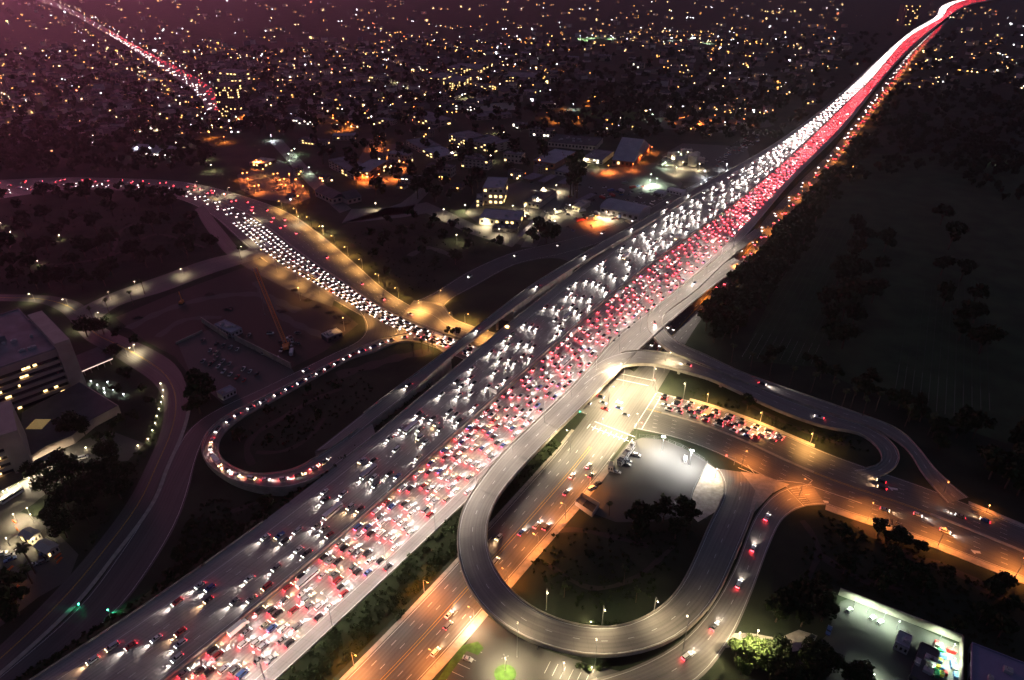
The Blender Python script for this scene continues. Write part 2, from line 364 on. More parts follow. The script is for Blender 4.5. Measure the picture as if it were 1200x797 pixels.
# stop bars and crosswalks round the junction
mb = MB()
def bar(p, q, w_=0.5, z=0.095, m=0):
    a, b = U(*p, z), U(*q, z); n = (b - a).normalized(); n = Vector((-n.y, n.x, 0)) * w_ / 2
    mb.add([a + n, b + n, b - n, a - n], [(3, 2, 1, 0)] if n.cross(b - a).z > 0 else [(0, 1, 2, 3)], m)
for p, q in (((769, 461), (744, 500)), ((775, 464), (752, 503)), ((697, 494), (744, 512)), ((693, 500), (737, 517)), ((697, 462), (712, 438)), ((690, 458), (704, 436)), ((722, 444), (760, 452)), ((727, 438), (766, 446)), ((700, 446), (677, 481))): bar(p, q)
for k in range(9): bar((688 + k * 6.2, 502 + k * 2.2), (692 + k * 6.2, 497 + k * 2.2), .6)
for k in range(8): bar((925 + k * 2.2, 573 + k * 2.3), (937 + k * 1.5, 571 + k * 2.6), .45, .12)
bar((922, 573), (942, 593), .4, .12); bar((934, 570), (949, 590), .4, .12)
for p, q in (((865, 548), (885, 556)), ((885, 556), (876, 545)), ((888, 560), (940, 566)), ((940, 566), (1010, 590)), ((940, 556), (952, 563)), ((952, 563), (945, 570))): bar(p, q, .3, .12)
for p in ((1043, 572), (1140, 646), (962, 587)):
    bar(p, (p[0] + 9, p[1] + 1.5), 1.6, .06); bar((p[0] - 2, p[1] - 2), (p[0] + 3, p[1] + 3), .8, .061)
mb.build('road_paint', M_white, kind='structure')

o = ramp_outer.surf('ramp_road', M_asph, 0.10); ramp_outer.marks([.06, .94], .115, .2).build('edge_lines', M_white, o, kind='structure')
o = hospital_road.surf('road', M_asph, 0.13); hospital_road.marks([.49, .52], .145, .15).build('centre_lines', M_yellow, o, kind='structure')
cross_road.surf('road', M_asph2, 0.16); service_road.surf('road', M_asph, 0.09)
o = ramp_far.surf('ramp_road', M_asph, 0.11); ramp_far.marks([.06, .94], .125, .2).build('edge_lines', M_white, o, kind='structure')
o = ramp_under.surf('ramp_road', M_asph, 0.14); o = ramp_slip.surf('ramp_road', M_ramp, 0.17)
ramp_slip.marks([.06, .5, .94], .185, .2).build('edge_lines', M_white, o, kind='structure')
o = ramp_south.surf('ramp_road', M_ramp, 0.08); mb = ramp_south.marks([.07, .93], .10, .2); ramp_south.marks([.5], .1, .2, (3, 9), mb=mb); mb.build('lane_lines', M_white, o, kind='structure')

# sidewalks with kerbs
def strip(name, r, side, w_, h, m, lo=0, hi=None, gap=0.0):
    hi = r.len if hi is None else hi; b = MB(); idx = [i for i in range(len(r.s)) if lo <= r.s[i] <= hi]
    for i in idx:
        A_, B_ = r.A[i], r.B[i]; u = (B_ - A_).normalized(); u.z = 0
        e = (A_ - u * gap) if side == 0 else (B_ + u * gap); o_ = -u if side == 0 else u
        for q, zz in ((e, -.02), (e, h), (e + o_ * w_, h), (e + o_ * w_, -.02)): b.v.append((q.x, q.y, max(0, e.z * 0) + zz))
    for i in range(len(idx) - 1):
        for c in range(3): q = i * 4 + c; b.f.append((q, q + 4, q + 5, q + 1)); b.m.append(0)
    return b.build(name, m, kind='structure')
strip('sidewalk', sepulveda, 1, 4.0, .2, M_curb, hi=S_(sepulveda, 700, 545)); strip('sidewalk', sepulveda, 0, 2.0, .2, M_curb, hi=S_(sepulveda, 690, 505))
strip('sidewalk', wilshire, 1, 4.5, .19, M_curb, lo=S_(wilshire, 960, 580)); strip('sidewalk', wilshire, 0, 3.0, .19, M_curb, lo=S_(wilshire, 800, 490), hi=S_(wilshire, 950, 555))
strip('sidewalk', wilshire, 0, 3.0, .19, M_curb, lo=S_(wilshire, 1130, 620))
strip('sidewalk', hospital_road, 1, 2.2, .2, M_curb, lo=S_(hospital_road, 215, 470))
slab('traffic_island', [(868, 553), (890, 556), (925, 568), (905, 578), (884, 600), (862, 655), (857, 650), (878, 600), (885, 575)], 0, .22, M_curb)
# median islands on the boulevard
strip('median_island', wilshire, 0, 0.01, .01, M_curb, lo=1, hi=2)
def midstrip(r, fr, w_, h, lo, hi, m, name):
    b = MB(); d = lo; n_ = 0
    while d <= hi:
        p, an, _ = r.at(d, fr); n = Vector((-sin(an), cos(an), 0)) * w_ / 2
        for q, zz in ((p + n, 0), (p + n, h), (p - n, h), (p - n, 0)): b.v.append((q.x, q.y, q.z + zz))
        n_ += 1; d += 6
    for i in range(n_ - 1):
        for c in range(3): q = i * 4 + c; b.f.append((q, q + 4, q + 5, q + 1)); b.m.append(0)
    return b.build(name, m, kind='structure')
midstrip(wilshire, .5, 1.6, .22, S_(wilshire, 250, 245), S_(wilshire, 560, 410), M_curb, 'median_island')
midstrip(wilshire, .5, 1.8, .22, S_(wilshire, 770, 485), S_(wilshire, 960, 563), M_curb, 'median_island')
midstrip(wilshire, .5, 1.8, .22, S_(wilshire, 1090, 610), wilshire.len, M_curb, 'median_island')

# freeway: one bridge span over the boulevard, banks either side of it
b0 = S_(fw_sb, 545, 455, ZF); b1 = S_(fw_sb, 655, 370, ZF)
oS = fw_sb.surf('freeway', M_conc, 0.0, thick=1.6); oN = fw_nb.surf('freeway', M_conc, 0.012, thick=1.6)
NSB, NNB = 6, 7
def lane_fr(n, k, e0, e1): return e0 + (e1 - e0) * (k + .5) / n     # centre of lane k
SB0, SB1, NB0, NB1 = .20, .95, .05, .80
mb = fw_sb.marks([SB0 + (SB1 - SB0) * k / NSB for k in range(1, NSB)], .03, .25, (3, 9), hi=2200); fw_sb.marks([SB0, SB1], .03, .25, hi=2200, mb=mb)
mb.build('lane_lines', M_white, oS, kind='structure')
mb = fw_nb.marks([NB0 + (NB1 - NB0) * k / NNB for k in range(1, NNB)], .04, .25, (3, 9), hi=2200); fw_nb.marks([NB1, .97], .04, .25, hi=2200, mb=mb)
mb.build('lane_lines', M_white, oN, kind='structure'); fw_nb.marks([NB0], .04, .25, hi=2200).build('edge_lines', M_yellow, oN, kind='structure')
def bank(r, side, lo, hi, wf, zb=-.05):
    b = MB(); idx = [i for i in range(len(r.s)) if lo <= r.s[i] <= hi]
    for i in idx:
        A_, B_ = r.A[i], r.B[i]; u = (B_ - A_).normalized(); u.z = 0
        e, o_ = (A_, -u) if side == 0 else (B_, u)
        q = e + o_ * wf(r.s[i]); b.v += [(e.x, e.y, e.z - .02), (q.x, q.y, zb)]
    for i in range(len(idx) - 1): b.f.append((2 * i, 2 * i + 2, 2 * i + 3, 2 * i + 1)); b.m.append(0)
    return b
sL0 = S_(fw_sb, 700, 320, ZF); sR0 = S_(fw_nb, 740, 400, ZF)
wfL = lambda s_: 13.0 if s_ < b0 else 1.0
wfR = lambda s_: 14.0 if s_ < sR0 else 1.0
for nm, r, side, lo, hi, wf in (('embankment', fw_sb, 0, 0, b0, wfL), ('embankment', fw_sb, 0, b1, 5000, wfL)):
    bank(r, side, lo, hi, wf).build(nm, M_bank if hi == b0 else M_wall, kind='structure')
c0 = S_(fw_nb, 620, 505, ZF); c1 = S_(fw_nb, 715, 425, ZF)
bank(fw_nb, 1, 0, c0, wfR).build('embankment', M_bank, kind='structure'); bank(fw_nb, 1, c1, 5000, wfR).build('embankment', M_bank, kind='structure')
# abutments of the span
for sa, sb_ in ((b0, c0), (b1, c1)):
    a = fw_sb.at(sa, 0)[0]; c = fw_nb.at(sb_, 1)[0]; m_ = fw_sb.at(sa, 1)[0]
    mb = MB()
    for p, q in ((a, m_), (m_, c)):
        n = (q - p).normalized(); n = Vector((-n.y, n.x, 0))
        mb.add([p, q, q + n, p + n] + [Vector((v.x, v.y, -.1)) for v in (p, q, q + n, p + n)], [(0, 1, 2, 3), (4, 5, 1, 0), (5, 6, 2, 1), (6, 7, 3, 2), (7, 4, 0, 3)])
    for v in mb.v[:]: pass
    mb.v = [(v[0], v[1], v[2] if v[2] < 1 else v[2] - 1.62) for v in mb.v]
    near = sa == b0
    mb.build('abutment_wall', M_wall, label='concrete abutment wall under the freeway bridge, ' + ('nearer' if near else 'farther') + ' side of the boulevard', cat='wall')
# bridge piers under the span
tp = empty('bridge_piers', U(610, 425), label='row of round concrete columns carrying the freeway over the boulevard', cat='bridge')
mb_ = []
for fr_ in (0.06, .3, .55, .8):
    for r in (fw_sb, fw_nb):
        p = r.at((b0 + b1) / 2 if r is fw_sb else (c0 + c1) / 2, fr_)[0]
        mb = MB(); mb.tube((0, 0, 0), (0, 0, ZF - 1.62), 1.0, n=12); oo = mb.build('column', M_wall, tp); oo.location = (p.x - tp.location.x, p.y - tp.location.y, 0)

fw_sb.wall(1, .95, .8, hi=4700).build('median_barrier', M_wall, label='long concrete median barrier between the two freeway directions', cat='barrier')
fw_sb.wall(0, .85, .4, hi=S_(fw_sb, 420, 531, ZF) - 60, off=.3).build('edge_barrier', M_wall, label='concrete barrier on the oncoming freeway edge, bottom left beside the dark bank', cat='barrier')
fw_sb.wall(0, .85, .4, lo=S_(fw_sb, 440, 515, ZF), off=.3).build('edge_barrier', M_wall, label='concrete barrier on the oncoming freeway edge, beyond the queueing loop ramp', cat='barrier')
fw_nb.wall(1, .85, .4, hi=S_(fw_nb, 560, 565, ZF), off=.3).build('edge_barrier', M_wall, label='concrete barrier on the receding freeway edge, nearer than the looping viaduct', cat='barrier')
fw_nb.wall(1, .85, .4, lo=S_(fw_nb, 900, 260, ZF), off=.3).build('edge_barrier', M_wall, label='concrete barrier on the receding freeway edge, beyond the tight curling ramp', cat='barrier')

def viaduct(name, r, m, label='', lo_p=None, thick=1.3, dz=0.05, walls=(), piers=32, lanes=(.08, .92), dash=(.5,), ends=(0, 0, 0, 0)):
    t = empty(name, (r.C[0].x, r.C[0].y, 0), label=label, cat='ramp bridge')
    def put(mb, nm, mm):
        mb.v = [(v[0] - t.location.x, v[1] - t.location.y, v[2]) for v in mb.v]; return mb.build(nm, mm, t)
    oo = r.surf('deck', m, dz, thick=thick, kind=None); me = oo.data
    for v in me.vertices: v.co.x -= t.location.x; v.co.y -= t.location.y
    oo.parent = t
    put(r.wall(0, .9, .42, off=.25, base=dz, lo=ends[0], hi=r.len - ends[1]), 'parapet', M_wall); put(r.wall(1, .9, .42, off=.25, base=dz, lo=ends[2], hi=r.len - ends[3]), 'parapet', M_wall)
    mb = r.marks(list(lanes), dz + .02, .2); r.marks(list(dash), dz + .02, .2, (3, 9), mb=mb); put(mb, 'painted_lines', M_white)['kind'] = 'structure'
    d = piers * .6
    while d < r.len:
        p, an, wd = r.at(d)
        inw = any(a <= d <= b for a, b in walls)
        if p.z > 3.2 and not inw and not on_road(p, r):
            b = MB(); b.tube((0, 0, 0), (0, 0, p.z - thick - 1.2), 1.05, n=10); b.box((0, 0, p.z - thick - .65), (2.0, wd * .72, 1.2), an)
            oo = b.build('pier', M_wall, t); oo.location = (p.x - t.location.x, p.y - t.location.y, 0)
        d += piers
    for a, b in walls:
        q = MB(); idx = [i for i in range(len(r.s)) if a <= r.s[i] <= b]
        for i in idx:
            for e in (r.A[i], r.B[i]): q.v += [(e.x, e.y, e.z - thick + .1), (e.x, e.y, -.05)]
        n = len(idx)
        for i in range(n - 1):
            k = i * 4; q.f += [(k, k + 4, k + 5, k + 1), (k + 2, k + 3, k + 7, k + 6)]; q.m += [0, 0]
        if n > 1:
            k = (n - 1) * 4; q.f += [(0, 1, 3, 2), (k, k + 2, k + 3, k + 1)]; q.m += [0, 0]
            put(q, 'retaining_wall', M_wall)
    return t
def on_road(p, skip):
    for r in (wilshire, sepulveda, ramp_under, ramp_queue):
        if r is skip: continue
        i = min(range(len(r.C)), key=lambda k: (r.C[k].xy - p.xy).length)
        if (r.C[i].xy - p.xy).length < (r.B[i] - r.A[i]).length / 2 + 1.5: return True
    i = min(range(len(fw_nb.C)), key=lambda k: (fw_nb.C[k].xy - p.xy).length)
    return (fw_nb.C[i].xy - p.xy).length < (fw_nb.B[i] - fw_nb.A[i]).length / 2 + 1
viaduct('ramp_viaduct', collector, ends=(30, 70, 70, 50), m=M_ramp, label='straight elevated ramp left of the freeway, carrying few cars over the boulevard', dz=.06, lanes=(.1, .9), dash=(),
        walls=((0, S_(collector, 525, 420, 11.5)), (S_(collector, 592, 362, 12), S_(collector, 664, 314, 12)), (S_(collector, 715, 286, 10), collector.len)))
viaduct('loop_viaduct', ramp_loop, ends=(S_(ramp_loop, 730, 395, 8.5), 20, S_(ramp_loop, 770, 372, 8.2), 20), m=M_ramp, label='wide empty viaduct looping over the avenue round the dark palm lawn', dz=.09, walls=((S_(ramp_loop, 815, 700, 3.5), ramp_loop.len - 25),))
viaduct('ramp_viaduct', ramp_flyover, ends=(34, 6, 22, 6), m=M_ramp, label='lower curved flyover over the junction ending in a small hook', dz=.12, piers=30)
viaduct('ramp_viaduct', ramp_north, ends=(70, 10, 20, 10), m=M_ramp, label='upper ramp that curls off the freeway and runs beside the headstones', dz=.15, piers=30)
viaduct('loop_ramp', ramp_queue, ends=(40, 35, 14, 10), m=M_ramp, label='narrow left loop ramp packed with a single queue of cars', dz=.18, walls=((S_(ramp_queue, 240, 540, 2), ramp_queue.len - 5),), dash=())

# lots and yards
poly('parking_lot', [(722, 536), (735, 520), (752, 513), (780, 516), (812, 531), (832, 543), (846, 556), (850, 572), (842, 590), (828, 608), (800, 606), (760, 612), (722, 612), (690, 600), (683, 590), (700, 562)], .05, M_lot)
poly('car_park', [(571, 722), (600, 742), (640, 762), (690, 778), (740, 790), (760, 815), (505, 830), (525, 790), (552, 745)], .05, M_lot)
poly('planting_bed', [(497, 820), (540, 757), (560, 752), (567, 760), (560, 768), (547, 763), (512, 812)], .12, M_lawn)
q = [(592 + 13 * cos(a), 790 + 11 * sin(a)) for a in np.linspace(0, 2 * pi, 18)[:-1]]
slab('planting_island', q, 0, .25, M_lawn)
poly('yard', [(985, 705), (1000, 700), (1125, 757), (1122, 830), (930, 830), (935, 775), (968, 745)], .05, M_lot)
poly('yard_path', [(842, 742), (880, 742), (912, 748), (936, 738), (958, 745), (950, 760), (922, 765), (905, 756), (870, 756), (835, 762)], .06, M_curb)
poly('construction_site', [(135, 372), (200, 345), (290, 312), (330, 330), (395, 360), (420, 380), (380, 412), (300, 452), (262, 472), (222, 440), (205, 418), (170, 400)], .04, M_dirt)
poly('car_park', [(208, 402), (255, 382), (338, 426), (345, 437), (290, 466), (262, 474), (224, 440)], .07, M_lot)
poly('hospital_yard', [(-40, 600), (35, 560), (85, 520), (130, 505), (170, 520), (150, 540), (95, 545), (40, 590), (-40, 640)], .05, M_lot)
poly('hospital_car_park', [(-60, 615), (20, 598), (55, 612), (92, 650), (80, 680), (45, 700), (0, 735), (-60, 740)], .06, M_lot)
poly('car_park', [(278, 205), (330, 188), (345, 200), (364, 232), (345, 240), (300, 232), (282, 222)], .05, M_lot)
poly('car_park', [(755, 140), (800, 134), (900, 140), (905, 148), (850, 156), (765, 150)], .05, M_lot)
poly('works_yard', [(600, 215), (650, 195), (700, 198), (775, 190), (800, 215), (790, 232), (750, 262), (690, 275), (620, 290), (585, 280), (560, 262), (545, 250), (560, 230)], .05, M_lot)
poly('works_yard', [(775, 182), (800, 168), (875, 172), (880, 190), (835, 215), (790, 212)], .06, M_lot)
poly('car_park', [(408, 205), (430, 170), (470, 168), (482, 200), (460, 218), (430, 222)], .05, M_lot)
poly('car_park', [(555, 122), (600, 120), (610, 128), (565, 132)], .05, M_curb)
poly('sports_field', [(675, 45), (720, 42), (735, 48), (690, 53)], .05, M_lawn)
poly('sports_field', [(680, 128), (760, 132), (745, 142), (670, 137)], .05, M_lawn)
for nm, pts in (('street', [(315, 165), (330, 163), (372, 208), (412, 245), (398, 250), (360, 215)]), ('street', [(412, 245), (470, 243), (500, 237), (525, 248), (560, 265), (620, 270), (600, 290), (545, 272), (500, 250), (470, 255), (400, 262)]),
                ('street', [(400, 262), (470, 238), (500, 215), (510, 218), (478, 250)]), ('street', [(610, 290), (640, 240), (660, 215), (672, 215), (650, 255), (628, 290)])):
    poly(nm, pts, .09, M_asph2)
mb = MB()
for k in range(9):
    bar((512 + k * 0 + 0, 0), (512, 0), .1) if False else None
for k in range(6): bar((528 + k * -7.2 + 20, 757 + k * 9.5), (528 + k * -7.2 + 37, 765 + k * 9.5), .15, .08)
for k in range(7): bar((645 + k * 9.0, 775 + k * 3.2), (650 + k * 9.0 - 12, 775 + k * 3.2 + 14), .15, .08)
mb.build('bay_lines', M_white, kind='structure')

def path(pts, w_, m=None, z=.06, name='dirt_path'):
    c = smooth(catmull([U(*p) for p in pts], 4), 3); b = MB()
    for i in range(len(c)):
        d = (c[min(i + 1, len(c) - 1)] - c[max(i - 1, 0)]).normalized(); n = Vector((-d.y, d.x, 0)) * w_ / 2 * (1 + .25 * sin(i * 1.3))
        b.v += [tuple(c[i] + n + Vector((0, 0, z))), tuple(c[i] - n + Vector((0, 0, z)))]
    for i in range(len(c) - 1): b.f.append((2 * i, 2 * i + 1, 2 * i + 3, 2 * i + 2)); b.m.append(0)
    b.build(name, m or M_dirt, kind='structure')
path([(296, 545), (288, 525), (300, 508), (330, 490), (365, 470), (400, 455)], 4); path([(300, 530), (330, 530), (360, 515), (380, 490)], 3)
path([(395, 440), (430, 430), (470, 418), (505, 412)], 9); path([(270, 600), (300, 590), (330, 575)], 3)
path([(640, 660), (690, 690), (740, 680), (790, 640)], 2.5); path([(620, 640), (660, 620), (700, 625), (760, 640)], 3)
path([(1000, 610), (1060, 650), (1120, 670), (1190, 710)], 6); path([(960, 650), (1010, 680), (1060, 690)], 4); path([(940, 610), (960, 640), (940, 690)], 3)
path([(20, 300), (60, 310), (130, 300), (180, 275), (240, 290)], 4); path([(130, 300), (150, 265), (190, 260)], 4)
path([(150, 385), (190, 365), (240, 350), (300, 345), (350, 365)], 8, M_lot, .09); path([(300, 330), (330, 370), (380, 395)], 7, M_lot, .12); path([(185, 395), (215, 375), (260, 372)], 6, M_lot, .15)
path([(870, 470), (930, 500), (990, 522)], 3); path([(480, 300), (500, 290), (530, 300)], 7, M_lot)
# ---------------------------------------------------------------- vehicles
M_tyre = mat('tyre', (.02, .02, .02), noise=0); M_glass = mat('car_glass', (.015, .018, .02), rough=.15, noise=0, spec=.6)
def emis(name, c, s, samp='NONE'):
    m = mat(name, tuple(min(.8, x) for x in c), emit=c, es=s); m.cycles.emission_sampling = samp; return m
M_head = emis('headlamp', (1, .93, .85), 3.2); M_tail = emis('tail_lamp', (1, .03, .05), 5)
M_headF = emis('far_headlamp', (1, .84, .78), 4.5, 'FRONT'); M_tailF = emis('far_tail_lamp', (1, .03, .05), 2.6, 'FRONT')
M_headM = emis('mid_headlamp', (1, .85, .78), 4, 'FRONT'); M_tailM = emis('mid_tail_lamp', (1, .05, .07), 9, 'FRONT')
M_off = mat('unlit_lens', (.5, .5, .5), noise=0, rough=.3); M_offr = mat('unlit_red_lens', (.3, .02, .02), noise=0, rough=.3)
M_amber = emis('amber_lamp', (1, .5, .1), 3)
PAINT = {'white': (.75, .75, .73), 'silver': (.45, .46, .48), 'grey': (.16, .165, .17), 'black': (.02, .02, .022), 'red': (.38, .03, .03), 'blue': (.04, .09, .28), 'beige': (.42, .36, .27)}
PW = ['white'] * 6 + ['silver'] * 5 + ['grey'] * 4 + ['black'] * 5 + ['red'] * 2 + ['blue'] * 2 + ['beige']
def paint(c): return mat('paint_' + c, PAINT[c], rough=.35, noise=0, spec=.5)
TYPES = {  # length, width, belt height, roof height, bonnet x, windscreen foot, roof front, roof rear, rear foot
    'sedan': (4.6, 1.84, .93, 1.45, .80, 1.05, .35, -.95, -1.65), 'hatchback': (4.1, 1.78, .95, 1.5, .82, 1.0, .4, -1.45, -1.95),
    'SUV': (4.8, 1.95, 1.08, 1.78, .98, 1.2, .55, -1.9, -2.3), 'van': (5.2, 2.0, 1.15, 2.1, 1.1, 1.75, 1.1, -2.35, -2.55), 'pickup': (5.5, 1.98, 1.05, 1.82, 1.0, 1.15, .5, -.75, -.95)}
def car_geo(ty, body, glass, wheels, heads, tails):
    """fills mesh builders: side profile body with wheel arches, greenhouse, roof, four wheels, lamps"""
    Ln, W, zb, zr, zh, x1, x2, x3, x4 = TYPES[ty]; h = Ln / 2; y = W / 2
    prof = [(-h, .38), (-h + .02, zb - .12), (-h + .14, zb), (x1, zb), (h - .25, zh - .08), (h, zh - .28), (h, .36)]
    if ty == 'pickup': prof = [(-h, .4), (-h, zb), (x1, zb), (h - .25, zh - .06), (h, zh - .25), (h, .38)]
    n = len(prof)
    for s_ in (0,):
        vs = [(x, -y * (.93 if z < .5 else 1), z) for x, z in prof] + [(x, y * (.93 if z < .5 else 1), z) for x, z in prof]
        body.add(vs, [tuple(range(n - 1, -1, -1))[::-1], tuple(range(n, 2 * n))[::-1]] + [(i, n + i, n + (i + 1) % n, (i + 1) % n) for i in range(n)])
    t = y * .78; e = y * .94
    glass.add([(x1, -e, zb), (x1, e, zb), (x4, e, zb), (x4, -e, zb), (x2, -t, zr - .05), (x2, t, zr - .05), (x3, t, zr - .05), (x3, -t, zr - .05)],
              [(0, 1, 5, 4), (1, 2, 6, 5), (2, 3, 7, 6), (3, 0, 4, 7)])
    body.add([(x2 + .03, -t - .02, zr - .06), (x2 + .03, t + .02, zr - .06), (x3 - .03, t + .02, zr - .06), (x3 - .03, -t - .02, zr - .06), (x2 - .1, -t + .1, zr), (x2 - .1, t - .1, zr), (x3 + .1, t - .1, zr), (x3 + .1, -t + .1, zr)],
             [(0, 1, 5, 4), (1, 2, 6, 5), (2, 3, 7, 6), (3, 0, 4, 7), (4, 5, 6, 7)])
    # pillars and door mirrors
    for sgn in (-1, 1):
        body.tube((x1, sgn * e, zb), (x2, sgn * t, zr - .05), .05, n=4); body.tube((x4, sgn * e, zb), (x3, sgn * t, zr - .05), .06, n=4)
        xm = (x2 + x3) / 2; body.tube((xm, sgn * (e + .01), zb), (xm, sgn * (t + .01), zr - .05), .05, n=4)
        body.box((x1 - .25, sgn * (y + .09), zb + .05), (.16, .2, .14))
    if ty == 'pickup': body.box(((-h + x4) / 2, 0, zb - .03), (abs(-h - x4) - .2, W - .25, .08))
    for k, (wx, wy) in enumerate(((h * .62, y - .1), (h * .62, -y + .1), (-h * .6, y - .1), (-h * .6, -y + .1))):
        (wheels[k] if isinstance(wheels, list) else wheels).tube((wx, wy - .11, .34), (wx, wy + .11, .34), .34, n=10)
    for k, sy_ in enumerate((-1, 1)):
        (heads[k] if isinstance(heads, list) else heads).box((h - .02, sy_ * (y - .3), zh - .27), (.14, .46, .2))
        (tails[k] if isinstance(tails, list) else tails).box((-h + .05, sy_ * (y - .24), zb - .30), (.13, .42, .24))
def truck_geo(body, glass, wheels, heads, tails, bus=False):
    Ln, W, Z = (12, 2.5, 3.1) if bus else (9.5, 2.4, 3.4)
    if bus:
        body.box((0, 0, 1.75), (Ln, W, 2.7)); glass.box((0, 0, 2.15), (Ln - .6, W + .04, .9)); glass.box((Ln / 2, 0, 2.0), (.06, W - .3, 1.3)); body.box((-1, 0, 3.2), (3, 1.6, .25))
    else:
        body.box((-1.1, 0, 2.1), (7.2, W, 2.6)); body.box((3.6, 0, 1.3), (2.0, 2.2, 1.6)); body.box((3.4, 0, 2.3), (1.5, 2.1, .5)); glass.box((4.25, 0, 2.1), (.5, 1.9, .6)); body.box((0, 0, .75), (9, .9, .3))
    n = 4
    for k, (wx, wy) in enumerate(((Ln * .33, W / 2 - .18), (Ln * .33, -W / 2 + .18), (-Ln * .3, W / 2 - .18), (-Ln * .3, -W / 2 + .18))):
        (wheels[k] if isinstance(wheels, list) else wheels).tube((wx, wy - .16, .5), (wx, wy + .16, .5), .5, n=10)
    xf = Ln / 2 if bus else 4.6
    for k, sy_ in enumerate((-1, 1)):
        (heads[k] if isinstance(heads, list) else heads).box((xf, sy_ * (W / 2 - .35), .9), (.12, .5, .25)); (tails[k] if isinstance(tails, list) else tails).box((-Ln / 2, sy_ * (W / 2 - .3), 1.0), (.12, .35, .4))

beam = bpy.data.lights.new('headlight_beam', 'SPOT'); beam.energy = 900; beam.color = (1, .90, .80); beam.spot_size = R(76); beam.spot_blend = .9; beam.shadow_soft_size = .25
glow = bpy.data.lights.new('tail_glow', 'POINT'); glow.energy = 30; glow.color = (1, .04, .06); glow.shadow_soft_size = .3
protos = {}
M_headW = emis('warm_headlamp', (1, .66, .32), 5)
beamW = beam.copy(); beamW.color = (1, .62, .34); beamW.energy = 800
def proto(ty, c, lit, full, warm=False):
    k = (ty, c, lit, full, warm)
    if k in protos: return protos[k], False
    if full:
        t = empty({'SUV': 'sport_utility_car', 'pickup': 'pickup_truck', 'van': 'van', 'bus': 'bus', 'truck': 'box_truck'}.get(ty, 'car'), (0, 0, 0))
        B = MB(), MB(), [MB() for _ in range(4)], [MB(), MB()], [MB(), MB()]
        (truck_geo(*B, bus=ty == 'bus') if ty in ('bus', 'truck') else car_geo(ty, *B))
        B[0].build('body', paint(c), t); B[1].build('windows', M_glass, t)
        for b in B[2]: b.build('wheel', M_tyre, t)
        for b in B[3]: b.build('headlight', (M_headW if warm else M_head) if lit else M_off, t)
        for b in B[4]: b.build('tail_light', M_tail if lit else M_offr, t)
        if lit:
            lo = bpy.data.objects.new('headlight_beam', beamW if warm else beam); col.objects.link(lo); lo.parent = t
            lo.location = (2.5 if ty not in ('bus', 'truck') else 6.2, 0, .75); lo.rotation_euler = (R(83), 0, -pi / 2)
            if lit == 2:
                lo = bpy.data.objects.new('tail_glow', glow); col.objects.link(lo); lo.parent = t; lo.location = (-2.9 if ty not in ('bus', 'truck') else -6.5, 0, .8)
        r = t
    else:
        b = MB(); g_ = MB(); wz = MB(); hd = MB(); tl = MB()
        (truck_geo(b, g_, wz, hd, tl, bus=ty == 'bus') if ty in ('bus', 'truck') else car_geo(ty, b, g_, wz, hd, tl))
        for k_, q in ((1, g_), (2, wz), (3, hd), (4, tl)): b.add(q.v, q.f, k_)
        r = b.build('car', [paint(c), M_glass, M_tyre, (M_headW if warm else M_head) if lit else M_off, M_tail if lit else M_offr])
    protos[k] = r; return r, True

cars = []   # (pos, heading, type, colour, lit, phrase, group)
def rty(): return random.choices(['sedan', 'SUV', 'hatchback', 'van', 'pickup', 'truck', 'bus'], [38, 30, 12, 7, 9, 2.0, .6])[0]
def lane_cars(r, fr, lo, hi, gap, direction, phrase, group, jit=.35, dz=.05, lit=True, skip=None, types=None, gapmin=6.2):
    """cars in one lane; direction +1 along the road's own run, -1 against; numbered from the near (lo) end"""
    d = lo + random.random() * gap; n = 0
    while d < hi:
        f = fr if not callable(fr) else fr(d)
        p, an, wd = r.at(d, f, random.uniform(-.22, .22))
        ty = types or rty(); c = random.choice(PW)
        pa, pb = r.at(max(d - 4, 0), f)[0], r.at(min(d + 4, r.len), f)[0]; an = math.atan2(pb.y - pa.y, pb.x - pa.x)
        if ty == 'bus': c = random.choice(['white', 'silver'])
        if ty == 'truck': c = 'white'
        L_c = {'bus': 12, 'truck': 9.5}.get(ty, 4.8)
        if not skip or not skip(p):
            n += 1
            cars.append([Vector((p.x, p.y, p.z + dz)), an + (0 if direction > 0 else pi) + random.uniform(-.01, .01), ty, c, lit, phrase, n, group])
        d += max(gap * random.uniform(1 - jit, 1 + jit), L_c + 1.6, gapmin)
    return n
GLOW_ROADS = 1
GF = 'freeway traffic in both directions'
for k in range(NNB):
    f = lane_fr(NNB, k, NB0, NB1)
    lane_cars(fw_nb, f, 30, 520, 12.0, 1, f'{ordinal(k+1)} receding freeway lane from the median', GF, .45, .06, lit=2)
    lane_cars(fw_nb, f, 520, 1500, 13, 1, 'far', GF, .5, .06, lit=2); lane_cars(fw_nb, f, 1500, 4250, 24, 1, 'far', GF, .6, .06, lit=2)
for k in range(NSB):
    f = lane_fr(NSB, k, SB0, SB1)
    lane_cars(fw_sb, f, 30, 560, 25, -1, f'{ordinal(NSB-k)} oncoming freeway lane from the median', GF, .7, .05)
    lane_cars(fw_sb, f, 560, 1500, 21, -1, 'far', GF, .6, .05); lane_cars(fw_sb, f, 1500, 4500, 21.0, -1, 'far', GF, .4, .05)
lane_cars(fw_nb, .9, 60, 200, 90, 1, 'outer receding shoulder lane beside the bank', GF)
w0, w1 = S_(wilshire, 262, 248), S_(wilshire, 640, 440)
for k in range(5): lane_cars(wilshire, .565 + .072 * k, w0 + 40, w1, 8.6, 1, f'{ordinal(k+1)} headlit lane of the packed left boulevard', 'packed boulevard traffic left of the freeway', .38, .06)
for k in range(4): lane_cars(wilshire, .55 + .08 * k, 20, w0 + 40, 24, 1, f'{ordinal(k+1)} headlit lane of the far boulevard bend', 'traffic on the far boulevard bend', .4, .06)
